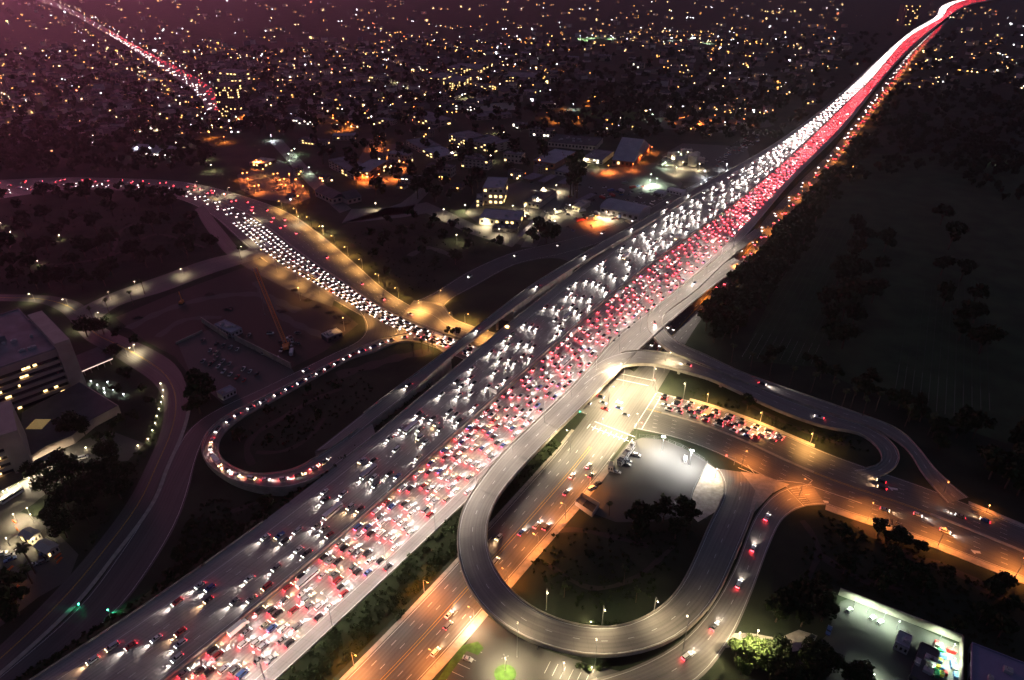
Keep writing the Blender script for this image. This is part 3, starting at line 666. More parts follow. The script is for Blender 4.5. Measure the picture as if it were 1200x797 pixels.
for k in range(3): lane_cars(wilshire, .20 + .09 * k, 20, w0 + 110, 34, -1, f'{ordinal(k+1)} tail-lit lane of the far boulevard bend', 'traffic on the far boulevard bend', .5, .06)
lane_cars(wilshire, .28, w0 + 110, w1, 60, -1, 'tail-lit side of the boulevard left of the freeway', 'cars leaving along the boulevard', .4, .06)
q0, q1 = S_(wilshire, 772, 480), S_(wilshire, 925, 540)
for k in range(5): lane_cars(wilshire, .07 + .078 * k, q0, q1 - 6 * k, 8.0, -1, f'{ordinal(k+1)} lane from the kerb in the junction queue', 'cars queueing at the junction', .2, .06)
for k, f in enumerate((.62, .74)): lane_cars(wilshire, f, S_(wilshire, 1000, 575), wilshire.len - 20, 55, 1, f'{ordinal(k+1)} receding lane of the orange-lit boulevard', 'cars on the orange boulevard', .5, .06)
for k, f in enumerate((.2, .33)): lane_cars(wilshire, f, S_(wilshire, 1000, 575), wilshire.len - 20, 48, -1, f'{ordinal(k+1)} oncoming lane of the orange-lit boulevard', 'cars on the orange boulevard', .5, .06)
for k, f in enumerate((.55, .66, .77)): lane_cars(wilshire, f, S_(wilshire, 655, 455), S_(wilshire, 735, 485), 10, 1, f'{ordinal(k+1)} lane crossing out from under the freeway', 'cars entering the junction', .4, .06)
sp0, sp1 = S_(sepulveda, 440, 790), S_(sepulveda, 715, 530)
for k, f in enumerate((.58, .72, .88)): lane_cars(sepulveda, f, sp0 + 10, sp1, 36, 1, f'{ordinal(k+1)} lane right of the avenue centre line', 'cars on the avenue', .5, .09)
lane_cars(sepulveda, .3, sp0 + 20, sp1, 90, -1, 'oncoming half of the avenue', 'cars on the avenue', .5, .09)
for k, f in enumerate((.2, .4)): lane_cars(sepulveda, f, S_(sepulveda, 757, 425), S_(sepulveda, 800, 385), 12, -1, f'{ordinal(k+1)} lane waiting under the flyover', 'cars under the flyover', .4, .09)
for k, f in enumerate((.25, .4)): lane_cars(sepulveda, f, S_(sepulveda, 830, 345), 2900, 55, -1, f'{ordinal(k+1)} oncoming avenue lane beside the dark grove', 'avenue traffic beside the grove', .6, .09)
for k, f in enumerate((.62, .8)): lane_cars(sepulveda, f, S_(sepulveda, 830, 345), 2900, 40, 1, f'{ordinal(k+1)} receding avenue lane beside the dark grove', 'avenue traffic beside the grove', .6, .09)
lane_cars(ramp_queue, .5, 6, ramp_queue.len - 40, 8.4, 1, 'single-file queue on the left loop ramp', 'cars queueing on the loop ramp', .25, .2, lit=2)
lane_cars(collector, .5, 15, 560, 62, -1, 'elevated ramp left of the freeway', 'cars on the elevated ramp', .5, .08)
lane_cars(ramp_far, .35, 60, 460, 70, -1, 'dark ramp curving to the far freeway', 'cars on the far curving ramp', .4, .13)
lane_cars(ramp_north, .5, 90, 370, 90, 1, 'ramp beside the headstones', 'cars on the upper ramp', .4, .17)
lane_cars(ramp_flyover, .5, 40, 230, 70, -1, 'lower flyover with the hooked end', 'cars on the lower flyover', .4, .14)
lane_cars(ramp_south, .42, 30, 175, 26, 1, 'ramp curving away below the crosswalk', 'cars on the south ramp', .3, .1, lit=2)
lane_cars(ramp_outer, .4, 95, 100, 50, 1, 'dark outer ramp', 'cars on the dark outer ramp', .4, .12)
def park(px, py, ang, ty, c, phrase, lit=False, group='parked cars', z=0.07):
    p = U(px, py, z); cars.append([p, ang, ty, c, lit, phrase, 0, group])
def face(px, py, qx, qy): a, b = U(px, py), U(qx, qy); return math.atan2(b.y - a.y, b.x - a.x)
park(548, 773, face(548, 773, 556, 776), 'sedan', 'silver', '*lone silver sedan parked at the hedge in the brightly lit bottom lot', z=.1)
for i, (x, y, c) in enumerate(((746, 534, 'white'), (736, 541, 'silver'), (735, 545, 'grey'), (723, 554, 'silver'))): park(x, y, face(x, y, x + 8, y + 2), 'sedan' if i else 'SUV', c, '*%s car parked in the floodlit fenced lot, %s from its top end' % (c, ordinal(i + 1)))
park(700, 568, .6, 'pickup', 'black', '*black pickup parked beside the wall of the floodlit fenced lot'); park(694, 573, .6, 'van', 'white', '*small white van parked at the corner of the floodlit fenced lot')
for i, (x, y, c) in enumerate(((1022, 725, 'white'), (1031, 730, 'white'), (995, 716, 'white'))): park(x, y, face(x, y, x + 8, y - 6), 'hatchback', c, '*white car in the green-lit walled yard, %s' % ('nearest the fence end', 'beside its twin to the right', 'alone at the left corner')[[1, 1, 2][i] if i else 0])
park(971, 740, face(971, 740, 975, 728), 'pickup', 'blue', '*blue pickup parked at the mouth of the walled yard'); park(950, 748, .6, 'sedan', 'black', '*black sedan stopped in the curved driveway by bright trees', z=.1)
rows = [((238, 399), (8, 2.2), 6), ((246, 411), (7, 3.4), 3), ((253, 421), (8, 3.0), 7), ((262, 436), (8, 3.4), 4), ((292, 393), (9, 4.6), 3), ((300, 409), (9, 5), 4), ((238, 424), (9, 3), 3)]
for a, (s0_, dd, n) in enumerate(rows):
    for k in range(n):
        if random.random() < .85: park(s0_[0] + dd[0] * k, s0_[1] + dd[1] * k, face(s0_[0], s0_[1], s0_[0] + 4, s0_[1] - 5), random.choice(['sedan', 'SUV', 'hatchback', 'pickup']), random.choice(PW), '+parked in the unlit car park below the crane', z=.1)
for k in range(12): park(310 + random.uniform(0, 40), 398 + random.uniform(-8, 22), random.uniform(0, 3), random.choice(['pickup', 'van', 'truck']), random.choice(['white', 'grey', 'silver']), '+left among the works beside the crane foot', z=.06)
for k in range(9): park(random.uniform(2, 60), random.uniform(640, 672) - (0 if k % 2 else 4), random.uniform(.4, .9), random.choice(['sedan', 'van', 'pickup', 'SUV']), random.choice(PW), '+in the orange-fenced hospital car park', z=.08)
park(98, 537, face(98, 537, 110, 534), 'van', 'white', '*white van beside the kerb under the hospital path lights'); park(15, 583, face(15, 583, 34, 571), 'bus', 'white', '*white bus standing by the lit hospital entrance')
for k in range(16): park(300 + random.uniform(-12, 45), 212 + random.uniform(-10, 14), random.choice([.4, 1.9]), 'sedan', random.choice(PW), '+in the orange-lit lot by the boulevard')
for k in range(90):
    x, y = random.choice([(random.uniform(610, 700), random.uniform(215, 275)), (random.uniform(700, 775), random.uniform(215, 240)), (random.uniform(640, 760), random.uniform(238, 262))])
    park(x, y, random.choice([.5, 2.07]) + random.uniform(-.05, .05), random.choice(['sedan', 'van', 'truck', 'pickup']), random.choice(PW), '+in the works yard left of the far freeway')
for k in range(70): x = random.uniform(840, 890); park(x, 196 - (x - 840) * .62 + random.uniform(-14, 0), random.choice([.5, 2.07]), 'sedan', random.choice(PW), '+in the dark lot beside the far freeway')
# the long street running off to the upper left
far_street = Road([(20, -8), (78, 14), (118, 36), (158, 60), (194, 84), (224, 104), (238, 120), (243, 136)], [(34, -10), (86, 12), (128, 35), (172, 60), (214, 82), (245, 100), (256, 115), (260, 130)], .1, step=20, sm=3)
far_street.surf('far_street', M_asph2)
fl = far_street.len
for f in (.12, .22, .32, .42): lane_cars(far_street, f, fl * .62, fl, 75, 1, 'far', 'x', .6)
lane_cars(far_street, .3, fl * .25, fl * .58, 230, 1, 'far', 'x', .6)
for f in (.6, .7, .8, .9): lane_cars(far_street, f, fl * .62, fl, 60, -1, 'far', 'x', .6, lit=2)
lane_cars(far_street, .7, fl * .5, fl * .6, 250, -1, 'far', 'x', .6, lit=2)

def place_cars():
    for c in cars:
        q = P(c[0]); c.append(q[2]); c.append(q)
    inside = [c for c in cars if -25 < c[-1][0] < 1225 and -15 < c[-1][1] < 825]
    inside.sort(key=lambda c: c[8] / (2.2 if c[2] in ('bus', 'truck') else 1))
    ind, rest = inside[:300], inside[300:]
    cnt = {}
    for p, an, ty, c, lit, ph, n, grp, dep, q in ind:
        full = dep < 620
        pr, first = proto(ty, c, lit, full, random.random() < .35)
        o = pr if first else copy_tree(pr)
        o.location = p; o.rotation_euler = (0, 0, an)
        nm = {'SUV': 'tall car', 'pickup': 'pickup', 'truck': 'truck', 'hatchback': 'small car'}.get(ty, ty)
        if ph[0] == '*': lab = ph[1:]
        elif ph[0] == '+': lab = f'{c} {nm} {ph[1:]}'
        else: lab = f'{c} {nm}, {ordinal(n)} along the {ph}'
        if ph == 'far': lab = f'{c} {nm} far along the crowded freeway'
        o['label'] = lab; o['category'] = {'SUV': 'car', 'hatchback': 'car', 'sedan': 'car'}.get(ty, nm); o['group'] = grp
        if ph[0] in '+*': o['group'] = 'parked vehicles'
    # every farther vehicle: one countless mass of traffic
    V = []; F = []; Mi = []; base = 0; cache = {}
    mats_ = [paint(c) for c in PAINT] + [M_glass, M_headF, M_tailF, M_headM, M_tailM]
    ci = {c: i for i, c in enumerate(PAINT)}
    for p, an, ty, c, lit, ph, n, grp, dep, q in rest:
        near = dep < 900
        key = (ty, near)
        if key not in cache:
            b = MB(); g_ = MB(); wz = MB(); hd = MB(); tl = MB()
            if ty in ('bus', 'truck'): truck_geo(b, g_, wz, hd, tl, bus=ty == 'bus')
            else:
                Ln, W, zb, zr, zh, x1, x2, x3, x4 = TYPES[ty]
                b.box((0, 0, (zb + .3) / 2), (Ln, W, zb - .3)); g_.box((x3 / 2 + x2 / 2, 0, (zb + zr) / 2), (x1 - x4, W * .9, zr - zb), taper=.7)
                k = 1.0 if near else 1.6
                for sy_ in (-1, 1):
                    hd.box((Ln / 2, sy_ * .6, .66), (.16, .44 * k, .22 * k)); tl.box((-Ln / 2, sy_ * .66, .75), (.10, .42 * k, .25 * k))
            vv = np.array(b.v + g_.v + hd.v + tl.v); o1, o2, o3 = len(b.v), len(b.v) + len(g_.v), len(b.v) + len(g_.v) + len(hd.v)
            ff = [list(f) for f in b.f] + [[i + o1 for i in f] for f in g_.f] + [[i + o2 for i in f] for f in hd.f] + [[i + o3 for i in f] for f in tl.f]
            mi = [0] * len(b.f) + [1] * len(g_.f) + [2] * len(hd.f) + [3] * len(tl.f)
            cache[key] = (vv, ff, mi)
        vv, ff, mi = cache[key]; ca, sa = cos(an), sin(an)
        M3 = np.array([[ca, -sa, 0], [sa, ca, 0], [0, 0, 1]]); x = vv @ M3.T + np.array(p)
        V.append(x); F += [tuple(i + base for i in f) for f in ff]; base += len(vv)
        nC = len(PAINT); lm = {0: ci[c], 1: nC, 2: (nC + 3 if near else nC + 1) if lit else nC, 3: (nC + 4 if near else nC + 2) if lit else nC}
        Mi += [lm[m] for m in mi]
    me = bpy.data.meshes.new('distant_traffic'); me.from_pydata(np.concatenate(V).tolist(), [], F)
    for m in mats_: me.materials.append(m)
    me.polygons.foreach_set('material_index', Mi)
    o = bpy.data.objects.new('distant_traffic', me); col.objects.link(o)
    bm_ = beam.copy(); bm_.energy = 1250; gl_ = glow.copy(); gl_.energy = 45; kk = 0
    for p, an, ty, c, lit, ph, n, grp, dep, q in rest:
        if not lit or dep > 1150 or p.z < 5: continue
        kk += 1
        if dep > 950 and kk % 2: continue
        dx_, dy_ = cos(an), sin(an)
        if lit == 2 and (kk // 2) % 2:
            lo = bpy.data.objects.new('tail_glow', gl_); lo.location = (p.x - dx_ * 2.9, p.y - dy_ * 2.9, p.z + .8)
        else:
            lo = bpy.data.objects.new('headlight_beam', bm_); lo.location = (p.x + dx_ * 2.6, p.y + dy_ * 2.6, p.z + .75); lo.rotation_euler = (R(83), 0, an - pi / 2)
        col.objects.link(lo); lo.parent = o
    print('BEAMS', kk)
    tag(o, 'mass of distant cars with white headlights and red tail lights', 'traffic', kind='stuff')
    print('CARS', len(inside), 'rest', len(rest))
place_cars()
# ---------------------------------------------------------------- street lamps
ORANGE, AMBER, CREAM, WHITE, GREEN = (1, .29, .05), (1, .47, .12), (1, .80, .48), (.88, .93, 1), (.78, 1, .72)
PINKW = (1, .84, .70); DEEP = (1, .22, .04); FLOODC = (1, .98, .93)
CN = {DEEP: 'deep orange', FLOODC: 'floodlight', PINKW: 'pale', ORANGE: 'orange', AMBER: 'amber', CREAM: 'cream', WHITE: 'white', GREEN: 'greenish'}
M_pole = mat('galvanised_pole', (.25, .25, .25), noise=.1, rough=.5)
M_bulb = {c: emis('bulb_' + n, c, 6.0) for c, n in CN.items()}
M_bulbF = {c: emis('far_bulb_' + n, c, 3.4) for c, n in CN.items()}
lampdata = {}; lampproto = {}
def street_lamp(px, py, color, power, h=9.5, ang=None, label=None, kind='arm', at_head=False, cone=158, group='street lamps', light=True, bulb=None):
    p = U(px, py, h if at_head else 0); z0 = 0
    key = (color, kind, h, bulb)
    if key not in lampproto:
        t = empty('street_lamp', (0, 0, 0)); mb = MB(); mb.tube((0, 0, 0), (0, 0, h - .3), .14, .09, n=8); mb.tube((0, 0, 0), (0, 0, .5), .24, n=8); hb = MB(); bl = MB()
        r_ = bulb or .24
        if kind == 'arm':
            mb.tube((0, 0, h - .35), (1.1, 0, h + .05), .06, n=5); mb.tube((1.1, 0, h + .05), (2.4, 0, h + .1), .06, n=5)
            hb.box((2.7, 0, h + .12), (.9, .36, .16), taper=.7); bl.box((2.7, 0, h - .02), (.6 + r_, .28 + r_ * .5, .14)); hx = 2.7
        elif kind == 'quad':
            for a in range(4):
                mb.tube((0, 0, h - .1), (1.0 * cos(a * pi / 2), 1.0 * sin(a * pi / 2), h), .05, n=4); hb.box((1.25 * cos(a * pi / 2), 1.25 * sin(a * pi / 2), h + .05), (.7, .45, .16), a * pi / 2); bl.box((1.25 * cos(a * pi / 2), 1.25 * sin(a * pi / 2), h - .06), (.45, .3, .08), a * pi / 2)
            hx = 0
        elif kind == 'flood':
            hb.box((.35, .6, h), (.35, .8, .6)); hb.box((.35, -.6, h), (.35, .8, .6)); mb.tube((0, -1.1, h), (0, 1.1, h), .06, n=4)
            bl.box((.62, .6, h - .05), (.2, .9, .8)); bl.box((.62, -.6, h - .05), (.2, .9, .8)); hx = 1.2
        else:
            hb.box((0, 0, h + .12), (.5, .5, .1)); bl.tube((0, 0, h - .3), (0, 0, h + .07), r_, n=8); hx = 0
        mb.build('pole', M_pole, t); hb.build('lamp_head', M_pole, t); bl.build('bulb', M_bulb[color], t)
        lampproto[key] = (t, hx); o = t
    else:
        t, hx = lampproto[key]; o = empty('street_lamp', (0, 0, 0))
        for ch in t.children:
            if ch.type == 'MESH': c = ch.copy(); col.objects.link(c); c.parent = o
    o.location = (p.x, p.y, 0); a = ang if ang is not None else random.uniform(0, 6.28); o.rotation_euler = (0, 0, a)
    if light:
        k2 = (color, power, cone)
        if k2 not in lampdata:
            l = bpy.data.lights.new('lamp_light', 'SPOT'); l.energy = power; l.color = color; l.spot_size = R(cone); l.spot_blend = .7; l.shadow_soft_size = .35; lampdata[k2] = l
        lo = bpy.data.objects.new('lamp_light', lampdata[k2]); col.objects.link(lo); lo.parent = o; lo.location = (hx, 0, h - .35)
    tag(o, label or f'{CN[color]} street lamp', 'street lamp', group)
    return o
def along(r, fr, lo, hi, gap, color, power, label, side=1, h=10, off=1.0, **k):
    d = lo
    while d < hi:
        p, an, _ = r.at(d, fr, off); q = P((p.x, p.y, 0))
        street_lamp(q[0], q[1], color, power, h, an + (pi / 2 if fr > .5 else -pi / 2) * 1.0, label, **k); d += gap
PW_ = 1.0
# avenue and boulevard, sodium orange
along(sepulveda, 1, S_(sepulveda, 470, 760), S_(sepulveda, 700, 545), 26, ORANGE, 2500, 'orange lamp on the right sidewalk of the avenue', off=1.5)
along(sepulveda, 0, S_(sepulveda, 420, 780), S_(sepulveda, 560, 650), 45, ORANGE, 3200, 'orange lamp at the dark bank side of the avenue', off=-1.5)
along(sepulveda, 1, S_(sepulveda, 400, 800) - 40, S_(sepulveda, 470, 790), 36, ORANGE, 3000, 'deep orange lamp on the avenue by the bottom edge', off=1.5)
along(wilshire, 1, S_(wilshire, 860, 545), wilshire.len - 10, 34, ORANGE, 3300, 'orange lamp on the near kerb of the right-hand boulevard', off=1.2)
along(wilshire, 0, S_(wilshire, 830, 478), S_(wilshire, 960, 535), 32, AMBER, 4200, 'amber lamp on the far kerb of the right-hand boulevard', off=-1.2)
along(wilshire, 0, S_(wilshire, 1100, 600), wilshire.len, 70, ORANGE, 350, 'orange lamp on the far kerb at the right edge', off=-1.2)
along(wilshire, 0, S_(wilshire, 330, 248), S_(wilshire, 560, 395), 34, AMBER, 3800, 'amber lamp on the upper kerb of the packed boulevard', off=-1.5)
along(wilshire, 1, S_(wilshire, 300, 300), S_(wilshire, 500, 405), 34, AMBER, 2800, 'amber lamp on the lower kerb of the packed boulevard', off=2)
for x, y, pw in ((515, 352, 3600), (545, 378, 3500), (488, 366, 2400), (572, 400, 3200), (590, 392, 2600)): street_lamp(x, y, AMBER, pw, 8, label='amber lamp at the ramp mouth beside the freeway bridge')
for x, y in ((628, 440), (655, 452), (600, 425)): street_lamp(x, y, AMBER, 1200, 5, label='lamp under the freeway bridge', kind='post')
# junction
along(sepulveda, 1, S_(sepulveda, 830, 350), 2300, 62, ORANGE, 3400, 'orange lamp beside the dark grove along the far avenue', off=1.0)
for x, y, pw in ((712, 478, 12000), (705, 520, 11000), (764, 454, 13000), (745, 514, 11000), (730, 452, 12000), (778, 436, 2600), (800, 472, 3000), (668, 532, 5000)):
    street_lamp(x, y, CREAM, pw, 17, label='cream lamp at the wide junction under the viaduct')
for x, y in ((778, 511), (811, 527)): street_lamp(x, y, FLOODC, 7000, 12, -pi / 2 - .3, label='dazzling white twin floodlight over the fenced lot, %s' % ('left one' if x < 790 else 'right one'), kind='flood', at_head=True, cone=165)
street_lamp(838, 560, CREAM, 1400, 7, label='cream lamp lighting the bright spit of ground by the fenced lot', kind='post')
# freeway shoulder and viaduct
along(fw_nb, 1, 60, S_(fw_nb, 870, 290, ZF), 34, PINKW, 4600, 'tall cream lamp on the receding freeway shoulder', h=27, off=-.8)
for x, y in ((606, 770), (696, 790), (800, 762)): street_lamp(x, y, CREAM, 1500, 19, 1.5, label='tall cream lamp outside the looping viaduct')
for x, y in ((705, 732), (765, 722), (640, 712)): street_lamp(x, y + 3, CREAM, 900, 15, -1.5, label='tall lamp inside the looping viaduct')
# bottom lot
street_lamp(552, 738, CREAM, 4200, 9, 1, label='very bright cream lamp at the corner of the bottom lot', kind='post')
street_lamp(592, 786, CREAM, 4500, 9, .4, label='four-headed lamp on the round grass island', kind='quad')
street_lamp(660, 790, CREAM, 3200, 8, .4, label='cream lamp among the bays right of the round island', kind='post'); street_lamp(630, 760, CREAM, 1800, 8, .4, label='cream lamp under the outer rim of the looping viaduct', kind='post')
street_lamp(692, 735, CREAM, 900, 4, label='low lamp in the bright bushes inside the loop', kind='post'); street_lamp(693, 788, CREAM, 1100, 4, label='low lamp in the bushes below the loop', kind='post')
# yard bottom right
for i, (x, y, pw) in enumerate(((1000, 712, 1600), (1016, 718, 2300), (1034, 728, 2300), (1050, 738, 1500))): street_lamp(x, y, GREEN, pw, 6, label='greenish lamp along the yard wall', kind='post')
for i, (x, y, pw) in enumerate(((1100, 752, 2200), (1114, 765, 2500), (1114, 782, 3000), (1090, 790, 1600), (1020, 800, 3000))): street_lamp(x, y, GREEN, pw, 6, label='greenish lamp beside the yard sheds', kind='post')
street_lamp(880, 770, CREAM, 11000, 18, label='lamp lost in the brightly lit trees by the curved driveway', kind='post'); street_lamp(862, 762, CREAM, 3000, 12, label='lamp behind the brightly lit trees', kind='post')
street_lamp(1160, 592, ORANGE, 900, 5, label='small orange lamp glowing in the shrubs at the right', kind='post', at_head=True)
# hospital side
PATH = [(490, 565), (558, 553), (567, 575), (565, 597), (560, 617), (553, 640), (545, 665), (540, 690), (530, 715), (515, 745), (480, 768), (385, 778), (335, 778), (300, 775)]
for i, (a, b) in enumerate(PATH): street_lamp(a / 2.953, 265 + b / 2.952, CREAM, 110, 2.2, label='low path lamp in the curved row beside the hospital lawn', kind='post', group='path lamps', bulb=.3)
for i, (a, b) in enumerate(((318, 545), (340, 558), (362, 570), (375, 548), (395, 575), (365, 585), (430, 590))): street_lamp(a / 2.953, 265 + b / 2.952, WHITE, 160, 2.4, label='bright white lamp in the cluster by the hospital ramp', kind='post', group='path lamps', bulb=.3)
for x, y, pw in ((80, 358, 900), (41, 353, 900), (97, 384, 900), (114, 375, 1500), (158, 412, 1700), (160, 340, 1200), (215, 322, 900), (282, 298, 900), (130, 352, 800), (150, 418, 900)): street_lamp(x, y, CREAM, pw, 7, label='cream lamp along the hospital roads', kind='arm')
for x, y, pw in ((24, 557, 2600), (36, 605, 1500), (20, 612, 2200), (12, 640, 1600), (45, 640, 1500), (8, 585, 1500), (52, 552, 2200), (75, 535, 900), (40, 612, 900)): street_lamp(x, y, CREAM, pw, 6, label='cream lamp around the hospital entrance and car park', kind='post')
street_lamp(6, 700, ORANGE, 900, 6, label='orange lamp at the left edge below the car park', kind='post')
for x, y in ((14, 277), (71, 281), (46, 311), (9, 303), (128, 273), (2, 266)): street_lamp(x, y, CREAM, 350, 5, label='small lamp in the dark park on the left', kind='post')
for x, y in ((268, 228), (350, 262), (300, 258), (255, 233), (230, 222), (300, 283)): street_lamp(x, y, CREAM, 1500, 9, label='cream lamp on the bend of the far boulevard')
# campus beyond: orange lots
for a, b in ((460, 15), (487, 12), (492, 50), (535, 97), (562, 92), (657, 20), (683, 17), (698, 58), (725, 52), (757, 20), (800, 55), (735, 92), (845, 97), (812, 160)):
    street_lamp(200 + a / 5.4545, 200 + b / 5.4545, DEEP, 5500, 9, label='orange lamp in the orange-lit lot by the boulevard', kind='post', at_head=True, group='lamps of the orange lot', bulb=.6)
FARL = [(300, 187, ORANGE, 9000), (245, 155, ORANGE, 3000), (262, 160, ORANGE, 3000), (317, 158, WHITE, 2500), (286, 135, ORANGE, 4000), (405, 145, ORANGE, 4000), (395, 148, ORANGE, 3000), (365, 137, ORANGE, 3500), (390, 135, ORANGE, 3500), (408, 143, ORANGE, 3500), (437, 118, ORANGE, 3000), (432, 128, ORANGE, 2500), (485, 125, ORANGE, 2000),
        (445, 160, ORANGE, 2000), (440, 168, ORANGE, 3500), (455, 176, ORANGE, 4000), (463, 202, ORANGE, 4000), (444, 204, ORANGE, 4500), (473, 190, ORANGE, 2500), (425, 205, ORANGE, 3500), (417, 186, ORANGE, 1500), (545, 110, CREAM, 3500), (602, 78, ORANGE, 3500), (572, 90, ORANGE, 3000), (611, 88, ORANGE, 2000), (586, 98, CREAM, 2500), (628, 84, CREAM, 3500), (648, 76, ORANGE, 4000), (662, 78, ORANGE, 3000), (676, 77, ORANGE, 1500),
        (578, 150, CREAM, 900), (590, 155, CREAM, 900), (583, 166, CREAM, 900), (530, 178, CREAM, 1500), (537, 172, CREAM, 1500), (575, 182, CREAM, 900), (520, 137, CREAM, 1200), (440, 105, CREAM, 1500), (462, 92, CREAM, 2500), (480, 100, CREAM, 2000), (470, 112, CREAM, 2000),
        (697, 113, ORANGE, 5000), (690, 118, ORANGE, 3000), (672, 122, WHITE, 2500), (660, 122, ORANGE, 2000), (650, 137, ORANGE, 2500), (678, 137, ORANGE, 2500), (641, 132, ORANGE, 1200),
        (632, 187, ORANGE, 6000), (713, 194, ORANGE, 7000), (742, 192, ORANGE, 1500), (764, 172, ORANGE, 2500), (752, 182, ORANGE, 1500), (698, 253, ORANGE, 11000), (684, 184, CREAM, 4000), (700, 190, CREAM, 1200), (711, 248, CREAM, 4000),
        (575, 225, CREAM, 2500), (590, 228, CREAM, 2500), (568, 256, CREAM, 1800), (601, 241, CREAM, 2500), (615, 240, CREAM, 1800), (630, 232, CREAM, 1800), (637, 220, CREAM, 3000), (652, 217, CREAM, 2500), (650, 245, CREAM, 1800), (668, 240, CREAM, 1200), (625, 262, CREAM, 1200), (585, 268, CREAM, 1200), (545, 240, CREAM, 1800), (560, 228, CREAM, 2400), (535, 275, CREAM, 800), (520, 245, CREAM, 800), (440, 238, CREAM, 1200),
        (762, 211, GREEN, 5000), (763, 204, GREEN, 3000), (770, 209, GREEN, 3000), (788, 183, CREAM, 9000), (800, 190, CREAM, 8000), (812, 186, CREAM, 8000), (795, 178, GREEN, 7000), (820, 192, CREAM, 6000), (806, 178, CREAM, 6000), (852, 192, WHITE, 6000), (826, 200, WHITE, 3500), (826, 211, WHITE, 5000), (793, 196, CREAM, 6000), (780, 190, GREEN, 5000),
        (803, 131, ORANGE, 6000), (838, 135, ORANGE, 3500), (872, 139, ORANGE, 6000), (786, 138, ORANGE, 3500), (820, 142, ORANGE, 3500), (780, 130, GREEN, 2500), (765, 134, GREEN, 2000), (181, 148, CREAM, 3000), (176, 152, CREAM, 3500), (206, 167, CREAM, 5000), (160, 172, WHITE, 3500), (175, 173, WHITE, 3500), (190, 176, WHITE, 2500), (247, 193, CREAM, 1500), (240, 180, CREAM, 1200), (308, 198, AMBER, 900), (338, 180, GREEN, 1200), (362, 196, GREEN, 1200), (345, 174, GREEN, 1500), (378, 265, CREAM, 900),
        (680, 42, WHITE, 9000), (688, 44, WHITE, 9000), (694, 41, WHITE, 9000), (707, 40, WHITE, 9000), (716, 42, WHITE, 7000), (830, 47, GREEN, 9000), (860, 38, WHITE, 5000), (788, 44, WHITE, 8000), (812, 42, WHITE, 8000), (1000, 195, ORANGE, 800), (1178, 186, GREEN, 3000)]
for x, y, c, pw in FARL:
    nb_ = 'works yard' if 540 < x < 780 and y > 180 else 'freeway-side bright plant' if x > 750 and 150 < y < 225 else 'sports ground near the top' if y < 60 else 'hospital campus blocks' if 390 < x < 700 else 'dark tree belt right of the far freeway' if x > 950 else 'far lots on the left'
    pw *= 7 if 540 < x < 780 and y > 205 and c != ORANGE else 3.4
    if x > 775 and 160 < y < 225: pw *= .45
    if c == ORANGE: c = DEEP; pw *= 1.6
    street_lamp(x, y, c, pw * .9, 9, label=f'{CN[c]} lamp among the {nb_}', kind='post', at_head=True, group='far yard lamps', bulb=.4 if y > 120 else .55)

# ---------------------------------------------------------------- buildings
M_win = emis('lit_window', (1, .62, .22), .55); M_win2 = emis('lit_window_white', (1, .9, .72), .8); M_dwin = mat('dark_window', (.02, .02, .025), rough=.2, noise=0, spec=.6)
M_tan = mat('tan_concrete', (.34, .28, .245), noise=.1, scale=.15); M_pale = mat('pale_stucco', (.42, .38, .33), noise=.12, scale=.1); M_roofg = mat('grey_roof', (.16, .155, .175), noise=.25, scale=.08)
M_metal = mat('metal_roof', (.28, .28, .33), noise=.1, scale=.1); M_roofd = mat('dark_roof', (.07, .065, .07), noise=.2, scale=.1); M_brick = mat('brick', (.25, .12, .08), noise=.15, scale=.3); M_duct = mat('duct_metal', (.35, .35, .36), noise=.1)
M_stripe = emis('soffit_light', (1, .84, .6), 2.2)
def frame(A, B, C):
    a, b, c = U(*A), U(*B), U(*C); ax = (b - a); L1 = ax.length; ax.normalize(); n = Vector((-ax.y, ax.x, 0)); dd = (c - a).dot(n)
    return a, ax, n, L1, dd
